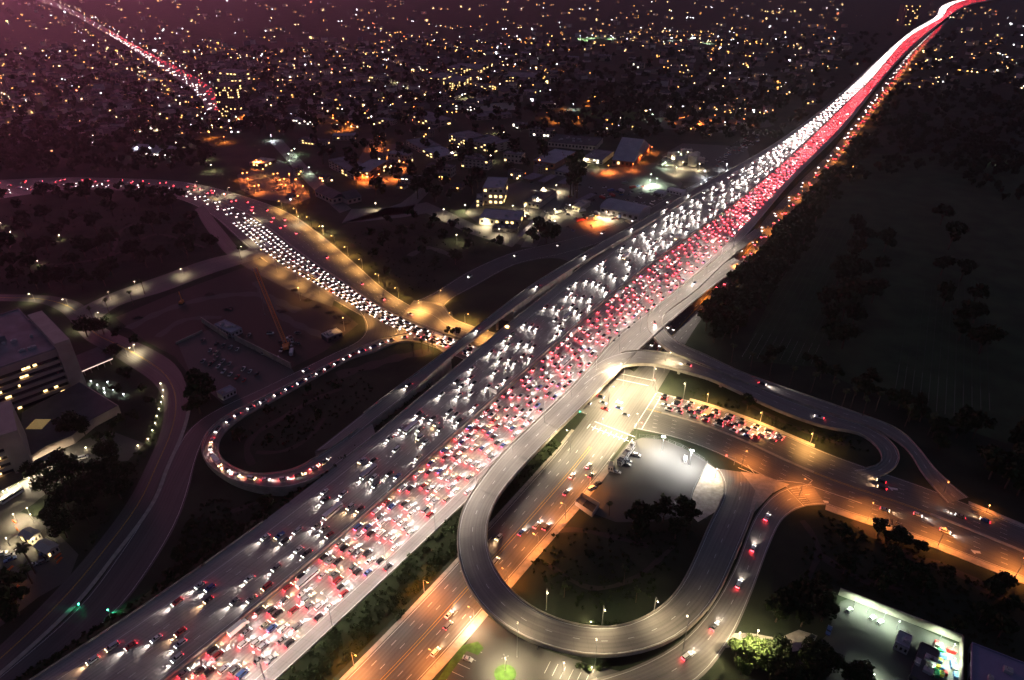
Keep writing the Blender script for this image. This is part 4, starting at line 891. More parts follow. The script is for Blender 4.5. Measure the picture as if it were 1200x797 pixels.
def building(name, A, B, C, H, label, wallm, roofm, floors=2, cols=8, lit=.25, cat='building', roof='flat', litm=None, sidecols=3, clutter=3, seed=None):
    """A-B: foot of the wall facing us, C: a foot point of the back; H height; every window a part"""
    a, ax, n, L1, dd = frame(A, B, C); rz = math.atan2(ax.y, ax.x); s_ = 1 if dd > 0 else -1; D = abs(dd)
    t = empty(name, a, rz, label=label, cat=cat)
    rr = random.Random(seed or int(A[0] * 7 + A[1] * 13)); y0, y1 = (0, D) if s_ > 0 else (-D, 0)
    w_ = MB(); w_.prism([(0, y0), (L1, y0), (L1, y1), (0, y1)], 0, H); w_.build('walls', wallm, t)
    rb = MB(); ym = (y0 + y1) / 2
    if roof == 'flat':
        for c_, d_ in (((L1 / 2, y0 + .2, H + .35), (L1, .4, .7)), ((L1 / 2, y1 - .2, H + .35), (L1, .4, .7)), ((.2, ym, H + .35), (.4, D - .8, .7)), ((L1 - .2, ym, H + .35), (.4, D - .8, .7))): rb.box(c_, d_)
        rb.box((L1 / 2, ym, H + .08), (L1 - .8, D - .8, .16)); rb.build('roof', roofm, t)
        for k in range(clutter):
            q = MB(); q.box((0, 0, .8), (rr.uniform(1.5, 4), rr.uniform(1.5, 3), 1.6)); q.box((0.2, 0, 1.75), (1, 1, .3)); q.tube((-.6, .4, 1.6), (-.6, .4, 2.4), .15, n=6)
            o = q.build('roof_unit', M_duct, t); o.location = (L1 * rr.uniform(.12, .88), y0 + D * rr.uniform(.2, .8), H + .16)
    elif roof == 'gable':
        e = .6; hh = D * .22
        rb.add([(-e, y0 - e, H), (L1 + e, y0 - e, H), (L1 + e, y1 + e, H), (-e, y1 + e, H), (-e, ym, H + hh), (L1 + e, ym, H + hh)], [(0, 1, 5, 4), (2, 3, 4, 5), (1, 2, 5), (3, 0, 4), (3, 2, 1, 0)]); rb.build('roof', roofm, t)
    elif roof == 'vault':
        m_ = 8; vs = []
        for x in (-.4, L1 + .4):
            for k in range(m_ + 1): th = pi * k / m_; vs.append((x, ym - cos(th) * (D / 2 + .4), H + sin(th) * D * .16))
        rb.add(vs, [(k, k + m_ + 1, k + m_ + 2, k + 1)[::-1] for k in range(m_)] + [tuple(range(m_ + 1)), tuple(range(2 * m_ + 1, m_, -1))]); rb.build('roof', roofm, t)
    cf = y0 if s_ > 0 else y1
    fh = H / floors; lm = litm or M_win
    for fl_ in range(floors):
        for k in range(cols):
            isl = rr.random() < lit; q = MB(); q.box((0, 0, 0), (L1 / cols * .5, .12, fh * .42))
            o = q.build('window', lm if isl else M_dwin, t); o.location = (L1 * (k + .5) / cols, (cf - .03) if s_ > 0 else cf + .03, fh * (fl_ + .55))
        for k in range(sidecols):
            for xs in ((L1 + .03,) if a.x < 0 else (-.03,)):
                isl = rr.random() < lit; q = MB(); q.box((0, 0, 0), (.12, D / sidecols * .45, fh * .42))
                o = q.build('window', lm if isl else M_dwin, t); o.location = (xs, y0 + D * (k + .5) / sidecols, fh * (fl_ + .55))
    return t
B_ = building
B_('warehouse', (642, 172), (698, 177), (655, 163), 7, 'long low pale warehouse with a dark cluttered roof behind the works yard', M_pale, M_roofd, 1, 14, .0, 'warehouse', clutter=10)
B_('warehouse', (717, 194), (742, 197), (738, 175), 8, 'big shed with ribbed pale-grey roof, orange light on its front', M_brick, M_metal, 1, 5, .3, 'warehouse', clutter=0, roof='gable')
B_('workshop', (625, 195), (650, 199), (655, 182), 8, 'workshop with an orange-lit front and pale roof left of the big shed', M_brick, M_metal, 1, 4, .4, 'workshop')
B_('workshop', (650, 205), (668, 208), (672, 193), 5, 'low grey workshop in front of the pale-roofed one', M_pale, M_roofg, 1, 4, .2, 'workshop')
B_('depot_office', (683, 190), (706, 193), (696, 180), 6, 'small bright-fronted office between the warehouse and the big shed', M_pale, M_roofg, 2, 6, .5, 'office', litm=M_win2)
B_('power_house', (566, 240), (590, 241), (574, 227), 20, 'tall pale tower block lit from below at the works yard edge', M_pale, M_metal, 3, 4, .3, 'building')
B_('plant_block', (558, 243), (566, 243), (560, 236), 9, 'small lit annex left of the tall pale tower block', M_pale, M_roofg, 2, 2, .4)
B_('workshop', (562, 263), (609, 266), (568, 252), 7, 'long two-tone workshop with a pale roof strip below the tower block', M_pale, M_metal, 1, 8, .5, 'workshop')
B_('workshop', (577, 272), (606, 274), (580, 266), 4, 'low dark lean-to before the long two-tone workshop', M_roofd, M_roofd, 1, 4, 0, 'workshop')
B_('workshop', (614, 242), (632, 245), (628, 226), 6, 'dark-roofed garage in the middle of the works yard', M_pale, M_roofd, 1, 4, .2, 'garage')
B_('storage_shed', (703, 250), (748, 260), (712, 240), 7, 'long shed with a curved blue-grey roof beside the freeway', M_metal, M_metal, 1, 7, 0, 'shed', roof='vault', clutter=0)
B_('storage_shed', (670, 247), (680, 249), (676, 238), 5, 'small pale shed at the end of the long canopy', M_pale, M_pale, 1, 3, .2, 'shed')
B_('trailer', (766, 229), (778, 231), (768, 226), 4, 'white trailer building nearest the freeway curve', M_white, M_white, 1, 4, 0, 'trailer', clutter=0)
B_('trailer', (781, 226), (799, 230), (784, 223), 4, 'long white trailer building by the freeway edge', M_white, M_white, 1, 5, 0, 'trailer', clutter=0)
street_lamp(404, 388, AMBER, 2600, 12, label='added amber lamp at the corner of the construction dirt', kind='post'); street_lamp(352, 352, AMBER, 1200, 12, label='added amber lamp at the upper edge of the construction dirt', kind='post')  # both amber lamps added to bring the crane out of the dark
B_('apartment_block', (526, 166), (548, 174), (534, 156), 11, 'pale three-storey block, left wing of the lit pair beyond the trees', M_pale, M_roofg, 3, 8, .35)
B_('apartment_block', (549, 173), (577, 180), (556, 163), 11, 'pale three-storey block, right wing of the lit pair beyond the trees', M_pale, M_roofg, 3, 8, .3)
B_('hospital_block', (386, 196), (415, 212), (398, 186), 10, 'grey-roofed ward block running down to the orange lot', M_tan, M_roofg, 3, 8, .1)
B_('hospital_block', (413, 211), (433, 213), (424, 196), 12, 'end block with an orange-lit gable beside the orange lot', M_brick, M_metal, 3, 5, .2)
B_('hospital_block', (478, 140), (508, 150), (486, 132), 9, 'long grey two-storey block above the dark trees', M_tan, M_roofg, 2, 9, .15)
B_('hospital_block', (476, 170), (494, 180), (486, 160), 7, 'low block with skylights between the tree groups', M_tan, M_roofg, 2, 5, .2)
B_('hospital_block', (495, 181), (516, 190), (504, 172), 7, 'low pale-roofed block, right neighbour of the skylit one', M_tan, M_metal, 2, 5, .2)
B_('office_block', (521, 104), (543, 105), (526, 97), 15, 'cream-fronted five-storey block in the middle distance', M_pale, M_roofg, 5, 8, .35)
B_('office_block', (499, 100), (518, 102), (504, 93), 16, 'grey five-storey block left of the cream-fronted one', M_tan, M_roofg, 5, 7, .3)
B_('office_block', (524, 86), (562, 88), (528, 80), 12, 'wide block lit amber behind the cream-fronted one', M_tan, M_roofg, 4, 12, .4)
B_('office_block', (592, 96), (628, 97), (594, 90), 10, 'low wide block beside the orange street light', M_tan, M_roofg, 3, 10, .3)
B_('office_block', (553, 142), (600, 138), (556, 136), 6, 'flat-roofed block beyond the lit pair', M_tan, M_roofg, 2, 8, .1)
B_('office_block', (394, 128), (418, 131), (398, 122), 10, 'dark block standing in the orange glow', M_tan, M_roofd, 3, 6, .2)
def blockat(p, rz, W, D, H, **k):
    ax = Vector((cos(rz), sin(rz), 0)); n = Vector((-ax.y, ax.x, 0)); q = [P((v.x, v.y, 0)) for v in (p, p + ax * W, p + n * D)]
    return B_(k.pop('name'), q[0][:2], q[1][:2], q[2][:2], H, **k)
_pos = []
for x, y in [(340,145),(362,122),(402,108),(430,95),(455,118),(440,145),(470,80),(585,72),(610,68),(640,88),(660,70),(560,108),(600,112),(625,128),(500,118),(530,128),(350,168),(390,165),(455,190),(500,205),(540,196),(600,150),(620,160),(590,190),(470,215),(330,130),(420,75),(700,70),(735,80)]:
    p = U(x, y); W = random.uniform(26, 48)
    blockat(p, random.choice([-.35, -.3, -.4, .1]), W, random.uniform(12, 18), random.choice([6, 7, 10, 12]), name='campus_building', wallm=random.choice([M_tan, M_pale]), roofm=random.choice([M_roofg, M_roofg, M_metal, M_roofd]), floors=random.choice([2, 3]), cols=int(W / 5), lit=random.choice([.05, .12, .3]), label='flat-roofed campus building among trees in the middle distance', clutter=3, litm=random.choice([M_win, M_win2]))
B_('church_hall', (370, 230), (390, 240), (378, 222), 7, 'gabled hall roof between the orange lot and the grassy bend', M_tan, M_roofd, 1, 5, .0, 'hall', roof='gable')
B_('house', (408, 240), (424, 236), (410, 230), 6, 'steep-roofed house on the slope above the grassy bend', M_tan, M_roofd, 1, 3, .0, 'house', roof='gable')
B_('gatehouse', (293, 195), (310, 197), (297, 188), 5, 'orange-lit building at the top of the orange lot', M_brick, M_pale, 1, 5, .3, 'building')
B_('office_tower', (258, 140), (279, 140), (262, 133), 52, 'black office tower with amber windows by the long far street', M_roofd, M_roofd, 14, 9, .22, 'tower', clutter=0)
B_('office_block', (255, 100), (280, 102), (258, 95), 26, 'pale slab block behind the black tower', M_tan, M_roofg, 6, 6, .2)
B_('residential_tower', (1058, 30), (1064, 30), (1059, 28), 62, 'dark tower left of its twin near the freeway vanishing into the night', M_roofd, M_roofd, 12, 3, .12, 'tower', clutter=0)
B_('residential_tower', (1067, 30), (1073, 30), (1068, 28), 62, 'dark tower right of its twin near the freeway vanishing into the night', M_roofd, M_roofd, 12, 3, .12, 'tower', clutter=0)
B_('glasshouse', (152, 181), (196, 184), (156, 173), 4, 'long glasshouse roof glowing white by the far lawn', M_metal, M_metal, 1, 14, .6, 'glasshouse', litm=M_win2, roof='gable', clutter=0)
B_('lit_pavilion', (168, 155), (180, 153), (170, 150), 7, 'small pavilion glowing white beyond the dark trees', M_white, M_white, 1, 3, 1, 'pavilion', litm=M_win2, clutter=0)
# canopies in the works yard
M_can = mat('canopy_sheet', (.16, .15, .19), noise=.15)
def canopy(A, B, C, h, label):
    a, ax, n, L1, dd = frame(A, B, C); t = empty('parking_canopy', a, math.atan2(ax.y, ax.x), label=label, cat='canopy', group='parking canopies of the works yard')
    q = MB(); q.box((L1 / 2, dd / 2, h), (L1, abs(dd), .25)); q.box((L1 / 2, dd / 2, h - .25), (L1, .3, .25)); q.build('roof', M_can, t)
    for k in range(max(3, int(L1 / 9))): p = MB(); p.tube((0, 0, 0), (0, 0, h - .37), .14, n=6); p.build('post', M_pole, t, loc=(L1 * (k + .5) / max(3, int(L1 / 9)), dd / 2, 0))
canopy((621, 284), (636, 266), (628, 285), 3.5, 'narrow dark canopy beside the tree clump')
canopy((606, 281), (625, 260), (611, 282), 3.5, 'narrow dark canopy left of its twin by the tree clump')
canopy((672, 240), (692, 230), (677, 243), 4, 'long slanted canopy beside the curved shed')
canopy((611, 212), (625, 206), (618, 217), 4, 'pale canopy among the parked lorries')
canopy((630, 216), (645, 208), (636, 219), 4, 'reddish-lit canopy among the parked lorries')
canopy((652, 218), (664, 212), (657, 222), 4, 'canopy nearest the round dark tree')
# industrial plant glowing beside the freeway
M_tank = mat('tank_paint', (.55, .52, .42), noise=.15)
t = empty('industrial_plant', U(800, 190), label='brightly lit plant of tanks, pipes and frames beside the far freeway', cat='plant')
for k in range(7):
    p = U(785 + k * 5.2, 185 + (k * 37 % 11)) - t.location; q = MB(); r_ = 4 + (k % 3); hh = 7 + (k * 5) % 9; q.tube((p.x, p.y, 0), (p.x, p.y, hh), r_, n=14); q.tube((p.x, p.y, hh), (p.x, p.y, hh + 1.3), r_, .4, n=14); q.build('tank', M_tank, t)
for k in range(6):
    p = U(782 + k * 7.2, 196 - (k * 23 % 14)) - t.location; q = MB()
    for zz in (3, 6, 9): q.box((p.x, p.y, zz), (16, 7, .3))
    for sx_ in (-7, 0, 7):
        for sy_ in (-3, 3): q.tube((p.x + sx_, p.y + sy_, 0), (p.x + sx_, p.y + sy_, 11), .18, n=4)
    q.tube((p.x - 14, p.y, 4), (p.x + 14, p.y + 3, 4), .5, n=6); q.build('pipe_frame', M_tank, t)
# ---------------- the big hospital at the left edge
def hospital(A, B, C, H, label, floors, tower=True, litset=()):
    a, ax, n, L1, dd = frame(A, B, C); rz = math.atan2(ax.y, ax.x); D = abs(dd)
    t = empty('hospital_building', a, rz, label=label, cat='hospital'); fh = H / (floors + .6)
    for fl_ in range(floors):                                        # recessed dark glass band and a deep solid spandrel
        z0 = fl_ * fh + .4
        q = MB(); q.prism([(0.6, 1.6), (L1 - .6, 1.6), (L1 - .6, D - .6), (.6, D - .6)], z0 - .4, z0 + fh * .5); q.build('window_band', M_dwin, t)
        q = MB(); q.prism([(0, 0), (L1, 0), (L1, D), (0, D)], z0 + fh * .5, z0 + fh - .4 if fl_ < floors - 1 else H); q.build('spandrel', M_tan, t)
    rb = MB()
    for c_, d_ in (((L1 / 2, .3, H + .5), (L1, .6, 1)), ((L1 / 2, D - .3, H + .5), (L1, .6, 1)), ((.3, D / 2, H + .5), (.6, D - 1.2, 1)), ((L1 - .3, D / 2, H + .5), (.6, D - 1.2, 1))): rb.box(c_, d_)
    rb.box((L1 / 2, D / 2, H + .1), (L1 - 1.2, D - 1.2, .2)); rb.build('roof', M_roofg, t)
    q = MB(); q.box((L1 * .45, D * .62, H + 2.2), (L1 * .5, D * .36, 4)); q.build('penthouse', M_roofg, t)
    rr = random.Random(5)
    for k in range(14): q = MB(); q.box((0, 0, .7), (rr.uniform(1, 5), rr.uniform(1, 3), 1.4)); q.tube((0, 0, 1.4), (0, 0, 2), .4, n=8); q.build('roof_unit', M_duct, t, loc=(L1 * rr.uniform(.08, .92), D * rr.uniform(.12, .4), H + .2))
    for fl_, x0, x1 in litset:
        k = max(1, int((x1 - x0) * L1 / 2.4))
        for j in range(k):
            q = MB(); q.box((0, 0, 0), ((x1 - x0) * L1 / k * .86, .1, fh * .42)); q.build('lit_window', M_win, t, loc=(L1 * (x0 + (x1 - x0) * (j + .5) / k), 1.53, fl_ * fh + .4 + fh * .24))
    if tower:
        q = MB(); q.prism([(L1 - .02, -1.5), (L1 + 9, -1.5), (L1 + 9, D * .7), (L1 - .02, D * .7)], 0, H + 4.5); q.build('stair_tower', M_tan, t)
    return t, L1, D
hospital((-46, 508), (85, 458), (-52, 440), 33, 'long hospital slab at the left edge, banded floors and a pale end tower', 6, litset=((5, .40, .47), (5, .66, .74), (5, .76, .80), (4, .02, .06), (4, .36, .44), (4, .62, .70), (3, .40, .44), (3, .58, .60), (2, .12, .16), (2, .44, .50), (1, .86, .9), (1, .76, .8), (1, .3, .36), (0, .5, .54), (0, .9, .95)))
hospital((-60, 590), (22, 561), (-66, 536), 27, 'nearer hospital wing at the left edge with a pale stair tower', 5, litset=((4, .62, .68), (3, .74, .9), (2, .78, .84), (1, .7, .82), (0, .8, .9), (4, .2, .26)))
t = empty('hospital_podium', U(40, 530), label='low flat podium between the hospital wings with a lit pyramid skylight', cat='building')
pts = [U(*p) - t.location for p in ((30, 492), (97, 456), (142, 484), (112, 500), (88, 520), (58, 532), (25, 555))]
q = MB(); q.prism([(p.x, p.y) for p in pts], 0, 6); q.build('walls', M_tan, t); q = MB(); q.prism([(p.x * .985, p.y * .985) for p in pts], 6.0, 6.25); q.build('roof', M_roofd, t)
p = U(45, 497, 6.3) - t.location; q = MB(); q.add([(p.x - 5, p.y - 5, 6.3), (p.x + 5, p.y - 5, 6.3), (p.x + 5, p.y + 5, 6.3), (p.x - 5, p.y + 5, 6.3), (p.x, p.y, 9.5)], [(0, 1, 4), (1, 2, 4), (2, 3, 4), (3, 0, 4)]); q.build('skylight', emis('skylight_glow', (1, .62, .22), .02), t)
t = empty('entrance_canopy', U(50, 560), label='long flat entrance canopy glowing white underneath beside the hospital', cat='canopy')
a, ax, n, L1, dd = frame((5, 583), (80, 543), (0, 570)); 
for nm, z, hh, m_, ex in (('roof', 4.6, .5, M_roofd, 0), ('light_strip', 4.28, .1, M_stripe, -1.2)):
    q = MB(); c_ = a + ax * L1 / 2 + n * dd / 2 - t.location; q.box((c_.x, c_.y, z), (L1 + ex, abs(dd) + ex, hh), math.atan2(ax.y, ax.x)); q.build(nm, m_, t)
for k in range(6): c_ = a + ax * L1 * (k + .5) / 6 + n * dd * .1 - t.location; q = MB(); q.tube((0, 0, 0), (0, 0, 4.2), .25, n=8); q.build('column', M_wall, t, loc=(c_.x, c_.y, 0))
for k in range(4):
    c_ = a + ax * L1 * (k + .5) / 4 + n * dd * .0; l = bpy.data.lights.new('canopy_light', 'POINT'); l.energy = 900; l.color = (1, .82, .55); l.shadow_soft_size = .5
    lo = bpy.data.objects.new('canopy_light', l); col.objects.link(lo); lo.parent = t; lo.location = (c_.x - t.location.x, c_.y - t.location.y, 3.6)
t = empty('ramp_canopy', U(115, 440), label='flat canopy with a pale pink-lit edge beside the hospital tower', cat='canopy')
a, ax, n, L1, dd = frame((97, 442), (135, 426), (92, 424)); c_ = a + ax * L1 / 2 + n * dd / 2 - t.location
q = MB(); q.box((c_.x, c_.y, 5), (L1, abs(dd), .8), math.atan2(ax.y, ax.x)); q.build('roof', M_roofd, t); q = MB(); c2 = a + ax * L1 / 2 - n * .2 - t.location; q.box((c2.x, c2.y, 4.4), (L1 * .95, .3, .5), math.atan2(ax.y, ax.x)); q.build('light_strip', emis('pink_soffit', (1, .7, .6), .18), t)
for k in range(5): c_ = a + ax * L1 * (k + .5) / 5 + n * 1 - t.location; q = MB(); q.tube((0, 0, 0), (0, 0, 4.6), .3, n=8); q.build('column', M_wall, t, loc=(c_.x, c_.y, 0))
B_('ticket_office', (26, 634), (38, 640), (36, 624), 4.5, 'cream gabled hut in the hospital car park', M_pale, M_pale, 1, 3, .3, 'hut', roof='gable', clutter=0)
B_('ticket_office', (44, 648), (58, 656), (54, 637), 4.5, 'cream gabled hut nearer the dark road than its neighbour', M_pale, M_pale, 1, 3, .3, 'hut', roof='gable', clutter=0)
# bottom-right yard: wall, sheds, big flat roof
def wallrun(pts, h, th, label, m=M_wall, name='boundary_wall', cat='wall', **k):
    q = MB(); w_ = [U(*p) for p in pts]
    for a, b in zip(w_, w_[1:]): d = b - a; c_ = (a + b) / 2; q.box((c_.x, c_.y, h / 2), (d.length + th * .9, th, h), math.atan2(d.y, d.x))
    return q.build(name, m, label=label, cat=cat, **k)
wallrun([(983, 697), (1124, 752)], 4.5, .5, 'tall pale wall behind the green-lit yard', M_wall); wallrun([(1125, 754), (1123, 835)], 4.5, .5, 'short end wall between the yard and the flat violet roof', M_wall)
B_('depot_building', (1134, 762), (1270, 816), (1129, 850), 5, 'big flat-roofed violet-grey building at the bottom right corner', M_metal, mat('violet_roof', (.17, .16, .26), noise=.12, scale=.1), 1, 10, 0, clutter=5)
B_('yard_shed', (1062, 800), (1084, 812), (1068, 757), 5, 'dark shed roof in the middle of the green-lit yard', M_roofd, M_roofd, 1, 4, 0, 'shed', clutter=4)
B_('yard_shed', (1046, 760), (1062, 768), (1050, 745), 4, 'small pale shed at the left end of the dark one', M_duct, M_metal, 1, 3, 0, 'shed', clutter=1)
CR = [(M_pale, 'white'), (mat('red_box', (.5, .04, .04)), 'red'), (mat('green_box', (.03, .25, .12)), 'green'), (mat('yellow_box', (.6, .45, .05)), 'yellow'), (mat('blue_box', (.1, .2, .4)), 'blue')]
for k in range(26):
    x, y = (random.uniform(1088, 1120), random.uniform(758, 795)); m_, nm = CR[k % 5]
    if k == 1: x, y = 1097, 755
    q = MB(); q.box((0, 0, .9), (random.uniform(1.5, 3.4), 1.5, 1.8)); q.box((0, 0, 1.87), (1.2, 1.3, .14)); q.box((0, .8, .9), (.4, .1, 1.2))
    q.build('storage_bin', m_, loc=U(x, y), label=f'{nm} bin cluttering the bright end of the yard', cat='bin', group='bins and crates in the bright yard').rotation_euler = (0, 0, -.4 + (k % 2) * 1.57)
# fenced lot furniture
B_('site_office', (728, 547), (744, 525), (724, 543), 3.6, 'long white site cabin along the left side of the fenced lot', M_white, M_roofg, 1, 8, 0, 'cabin', clutter=3)
B_('site_office', (712, 552), (718, 553), (712, 546), 3.4, 'small cream box cabin below the long white one', M_pale, M_pale, 1, 2, 0, 'cabin', clutter=0)
t = empty('walled_enclosure', U(688, 594), label='square roofless enclosure of pale walls at the dark end of the fenced lot', cat='enclosure')
for a, b in (((674, 592), (682, 582)), ((682, 582), (702, 594)), ((702, 594), (694, 606)), ((694, 606), (674, 592))):
    A_, Bq = U(*a) - t.location, U(*b) - t.location; d = Bq - A_; q = MB(); c_ = (A_ + Bq) / 2; q.box((c_.x, c_.y, 1.6), (d.length, .3, 3.2), math.atan2(d.y, d.x)); q.build('wall', M_pale, t)
B_('control_cabinet', (800, 542), (804, 543), (802, 538), 2.4, 'lone white cabinet under the right-hand floodlight', M_white, M_white, 1, 2, 0, 'cabinet', clutter=0)
def fence(pts, h, label, gap=4.0):
    w_ = [U(*p) for p in pts]; t = empty('wire_fence', w_[0], label=label, cat='fence'); q = MB(); rp = MB()
    for a, b in zip(w_, w_[1:]):
        d = b - a; a0, b0_ = a - w_[0], b - w_[0]
        for zz in (.1, h * .5, h): rp.tube(a0 + Vector((0, 0, zz)), b0_ + Vector((0, 0, zz)), .04, n=4)
        k = max(1, int(d.length / gap))
        for i in range(k): p = a0.lerp(b0_, i / k); m_ = MB(); m_.tube((0, 0, 0), (0, 0, h), .06, n=5); m_.build('post', M_pole, t, loc=p)
    rp.build('rail', M_pole, t)
fence([(749, 512), (775, 515), (800, 525), (826, 541)], 2.2, 'wire fence along the boulevard side of the floodlit lot'); fence([(829, 543), (812, 575), (806, 598), (764, 610)], 2.2, 'wire fence closing the right side of the floodlit lot')
poly('gravel', [(829, 543), (848, 556), (850, 575), (838, 600), (818, 612), (806, 600), (813, 576)], .09, mat('pale_gravel', (.38, .34, .28), noise=.2, scale=.4, detail=8))
# construction works: crane, walls, cabins
M_crane = mat('crane_orange', (.65, .24, .08), noise=.1)
def lattice(q, p0, p1, wdt, n, r=.14):
    p0, p1 = Vector(p0), Vector(p1); d = (p1 - p0).normalized(); a = d.cross(Vector((0, 0, 1))).normalized(); b = a.cross(d)
    cs = [(a * sx_ + b * sy_) * wdt / 2 for sx_, sy_ in ((-1, -1), (1, -1), (1, 1), (-1, 1))]
    for c_ in cs: q.tube(p0 + c_, p1 + c_, r, n=4)
    for i in range(n):
        u, v = p0.lerp(p1, i / n), p0.lerp(p1, (i + 1) / n)
        for k in range(4): q.tube(u + cs[k], v + cs[(k + 1) % 4], r * .7, n=3)
t = empty('crawler_crane', U(336, 408), label='crawler crane with a long orange lattice boom leaning over the dirt site', cat='crane')
tipz = 45; tip = U(299, 315, tipz) - t.location
q = MB(); lattice(q, (0, 0, 2.5), tip, 2.4, 34, .24); q.build('boom', M_crane, t)
q = MB(); q.box((0, -2, 2.6), (4, 6, 2.2), .4); q.box((1.4, 1, 3), (1.4, 2, 2), .4); q.build('cab', M_crane, t)
for s_ in (-2, 2): q = MB(); q.box((s_, 0, .7), (1.1, 7, 1.3), .1); q.tube((s_ - .5, 3.4, .7), (s_ + .5, 3.4, .7), .65, n=8); q.tube((s_ - .5, -3.4, .7), (s_ + .5, -3.4, .7), .65, n=8); q.build('crawler_track', M_tyre, t)
q = MB(); q.tube(tip, (tip.x, tip.y, 6), .07, n=3); q.tube((tip.x, tip.y, 6), (tip.x, tip.y, 4.6), .4, n=6); q.build('hook', M_pole, t)
q = MB(); q.tube((0, -4, 3.5), tip * .97 + Vector((0, 0, 3)), .07, n=3); q.build('pendant_cable', M_pole, t)
t = empty('excavator', U(213, 356), label='orange excavator with its arm raised on the dirt site', cat='excavator')
q = MB(); q.box((0, 0, 1.6), (3, 4, 1.6)); q.box((.8, .8, 2.6), (1.2, 1.6, 1.4)); q.build('cab', M_crane, t); q = MB(); q.tube((0, 1.5, 2), (-3, 6, 8), .45, n=5); q.tube((-3, 6, 8), (-5, 9, 4), .35, n=5); q.build('arm', M_crane, t); q = MB(); q.box((-5, 9.2, 3.4), (1.2, 1.2, 1.2), taper=.6); q.build('bucket', M_pole, t)
for s_ in (-1.2, 1.2): q = MB(); q.box((s_, 0, .45), (.7, 4.6, .85)); q.box((s_, 0, .45), (.74, 3.6, .5)); q.build('crawler_track', M_tyre, t)
wallrun([(237, 378), (267, 398)], 5, .6, 'left stretch of grey hoarding wall behind the unlit car park', M_wall); wallrun([(276, 399), (341, 432)], 5, .6, 'right stretch of grey hoarding wall behind the unlit car park', M_wall); wallrun([(207, 403), (237, 389)], 1.6, .8, 'low kerb wall at the top left of the unlit car park', M_wall)
B_('site_office', (252, 386), (272, 396), (260, 378), 4, 'row of grey site cabins above the unlit car park', M_duct, M_metal, 1, 6, 0, 'cabin', clutter=6)
B_('site_office', (262, 470), (278, 462), (258, 464), 4, 'grey cabin beside the dark outer ramp', M_duct, M_metal, 1, 4, 0, 'cabin', clutter=1)
B_('equipment_shed', (384, 402), (402, 395), (380, 396), 4, 'dark shed stack near the orange-lit ramp mouth', M_roofd, M_duct, 1, 3, 0, 'shed', clutter=3)
for k, (x, y) in enumerate(((360, 352), (372, 360), (395, 372), (345, 340), (405, 378), (388, 366), (330, 365), (245, 345), (268, 362), (160, 372))):
    q = MB(); n_ = 9
    vs = [(0, 0, 1.6)] + [(cos(a) * random.uniform(3, 6), sin(a) * random.uniform(2, 4), 0) for a in np.linspace(0, 2 * pi, n_ + 1)[:-1]]; vs += [(v[0] * .5, v[1] * .5, random.uniform(.9, 1.7)) for v in vs[1:]]
    q.add(vs, [(i + 1, (i + 1) % n_ + 1, (i + 1) % n_ + 1 + n_, i + 1 + n_) for i in range(n_)] + [(i + 1 + n_, (i + 1) % n_ + 1 + n_, 0) for i in range(n_)])
    q.build('soil_heap', M_dirt, loc=U(x, y), label='low heap of soil on the construction dirt', cat='heap', group='soil heaps')
# orange barriers at the hospital car park
M_or = mat('orange_barrier', (.7, .16, .04), noise=.05)
for i, (x, y, an) in enumerate(((20, 620, 2.4), (24, 626, 2.3), (29, 630, 2.6), (56, 648, .2), (63, 648, -.2), (68, 652, 1.2), (70, 657, 1.4), (17, 612, 2.6), (12, 667, 1.3), (19, 690, 1.4))):
    q = MB(); q.box((0, 0, .5), (3.6, .5, 1.0), taper=.8); q.box((0, 0, 1.06), (3.2, .12, .12)); q.box((0, 0, .08), (3.8, .7, .16)); q.build('plastic_barrier', M_or, loc=U(x, y), label='bright orange plastic barrier near the hospital car park huts', cat='barrier', group='orange barriers').rotation_euler = (0, 0, an)
# signs
def gantry(px, py, ang, label, z=ZF, w_=5, h_=3, face_m=None):
    t = empty('road_sign', U(px, py, z), ang, label=label, cat='sign'); q = MB(); q.tube((0, 0, 0), (0, 0, 7), .25, n=8); q.build('post', M_pole, t)
    q = MB(); q.box((0, w_ * .3, 6), (.25, w_, h_)); q.build('board', face_m or M_duct, t)
    q = MB(); q.box((.35, w_ * .3, 4.3), (.7, w_, .12)); q.tube((0, -w_ * .1, 5), (0, w_ * .7, 5), .12, n=4); q.tube((0, -w_ * .1, 7), (0, w_ * .7, 7), .12, n=4); q.build('bracket', M_pole, t)
gantry(575, 466, math.atan2(fw_nb.C[60].y - fw_nb.C[55].y, fw_nb.C[60].x - fw_nb.C[55].x) + pi, 'blank grey sign board standing on the freeway median', w_=6, h_=3)
# traffic signals at the junction
M_sig = {c: emis('signal_' + n, c, 5) for c, n in (((.05, 1, .45), 'green'), ((1, .05, .03), 'red'))}
for x, y, c in ((713, 434, 'green'), (768, 458, 'red'), (742, 505, 'red'), (688, 492, 'green'), (860, 545, 'red')):
    t = empty('traffic_signal', U(x, y), random.random() * 3, label=f'{c} traffic signal on a curved arm at ' + {713: 'the back of the junction under the flyover', 768: 'the right corner above the queue', 742: 'the corner by the fenced lot', 688: 'the corner below the viaduct', 860: 'the traffic island by the loop'}[x], cat='traffic signal')
    q = MB(); q.tube((0, 0, 0), (0, 0, 5.6), .14, n=6); q.tube((0, 0, 5.6), (5, 0, 6.2), .1, n=5); q.build('mast', M_pole, t)
    q = MB(); q.box((5, 0, 5.6), (.35, .35, 1.1)); q.build('signal_head', M_roofd, t); q = MB(); q.tube((5, -.18, 5.9), (5, -.3, 5.9), .3, n=8); q.tube((5, .18, 5.9), (5, .3, 5.9), .3, n=8); q.build('signal_lens', M_sig[(c)] if c in M_sig else M_sig[[k for k in M_sig][0 if c == 'green' else 1]], t)
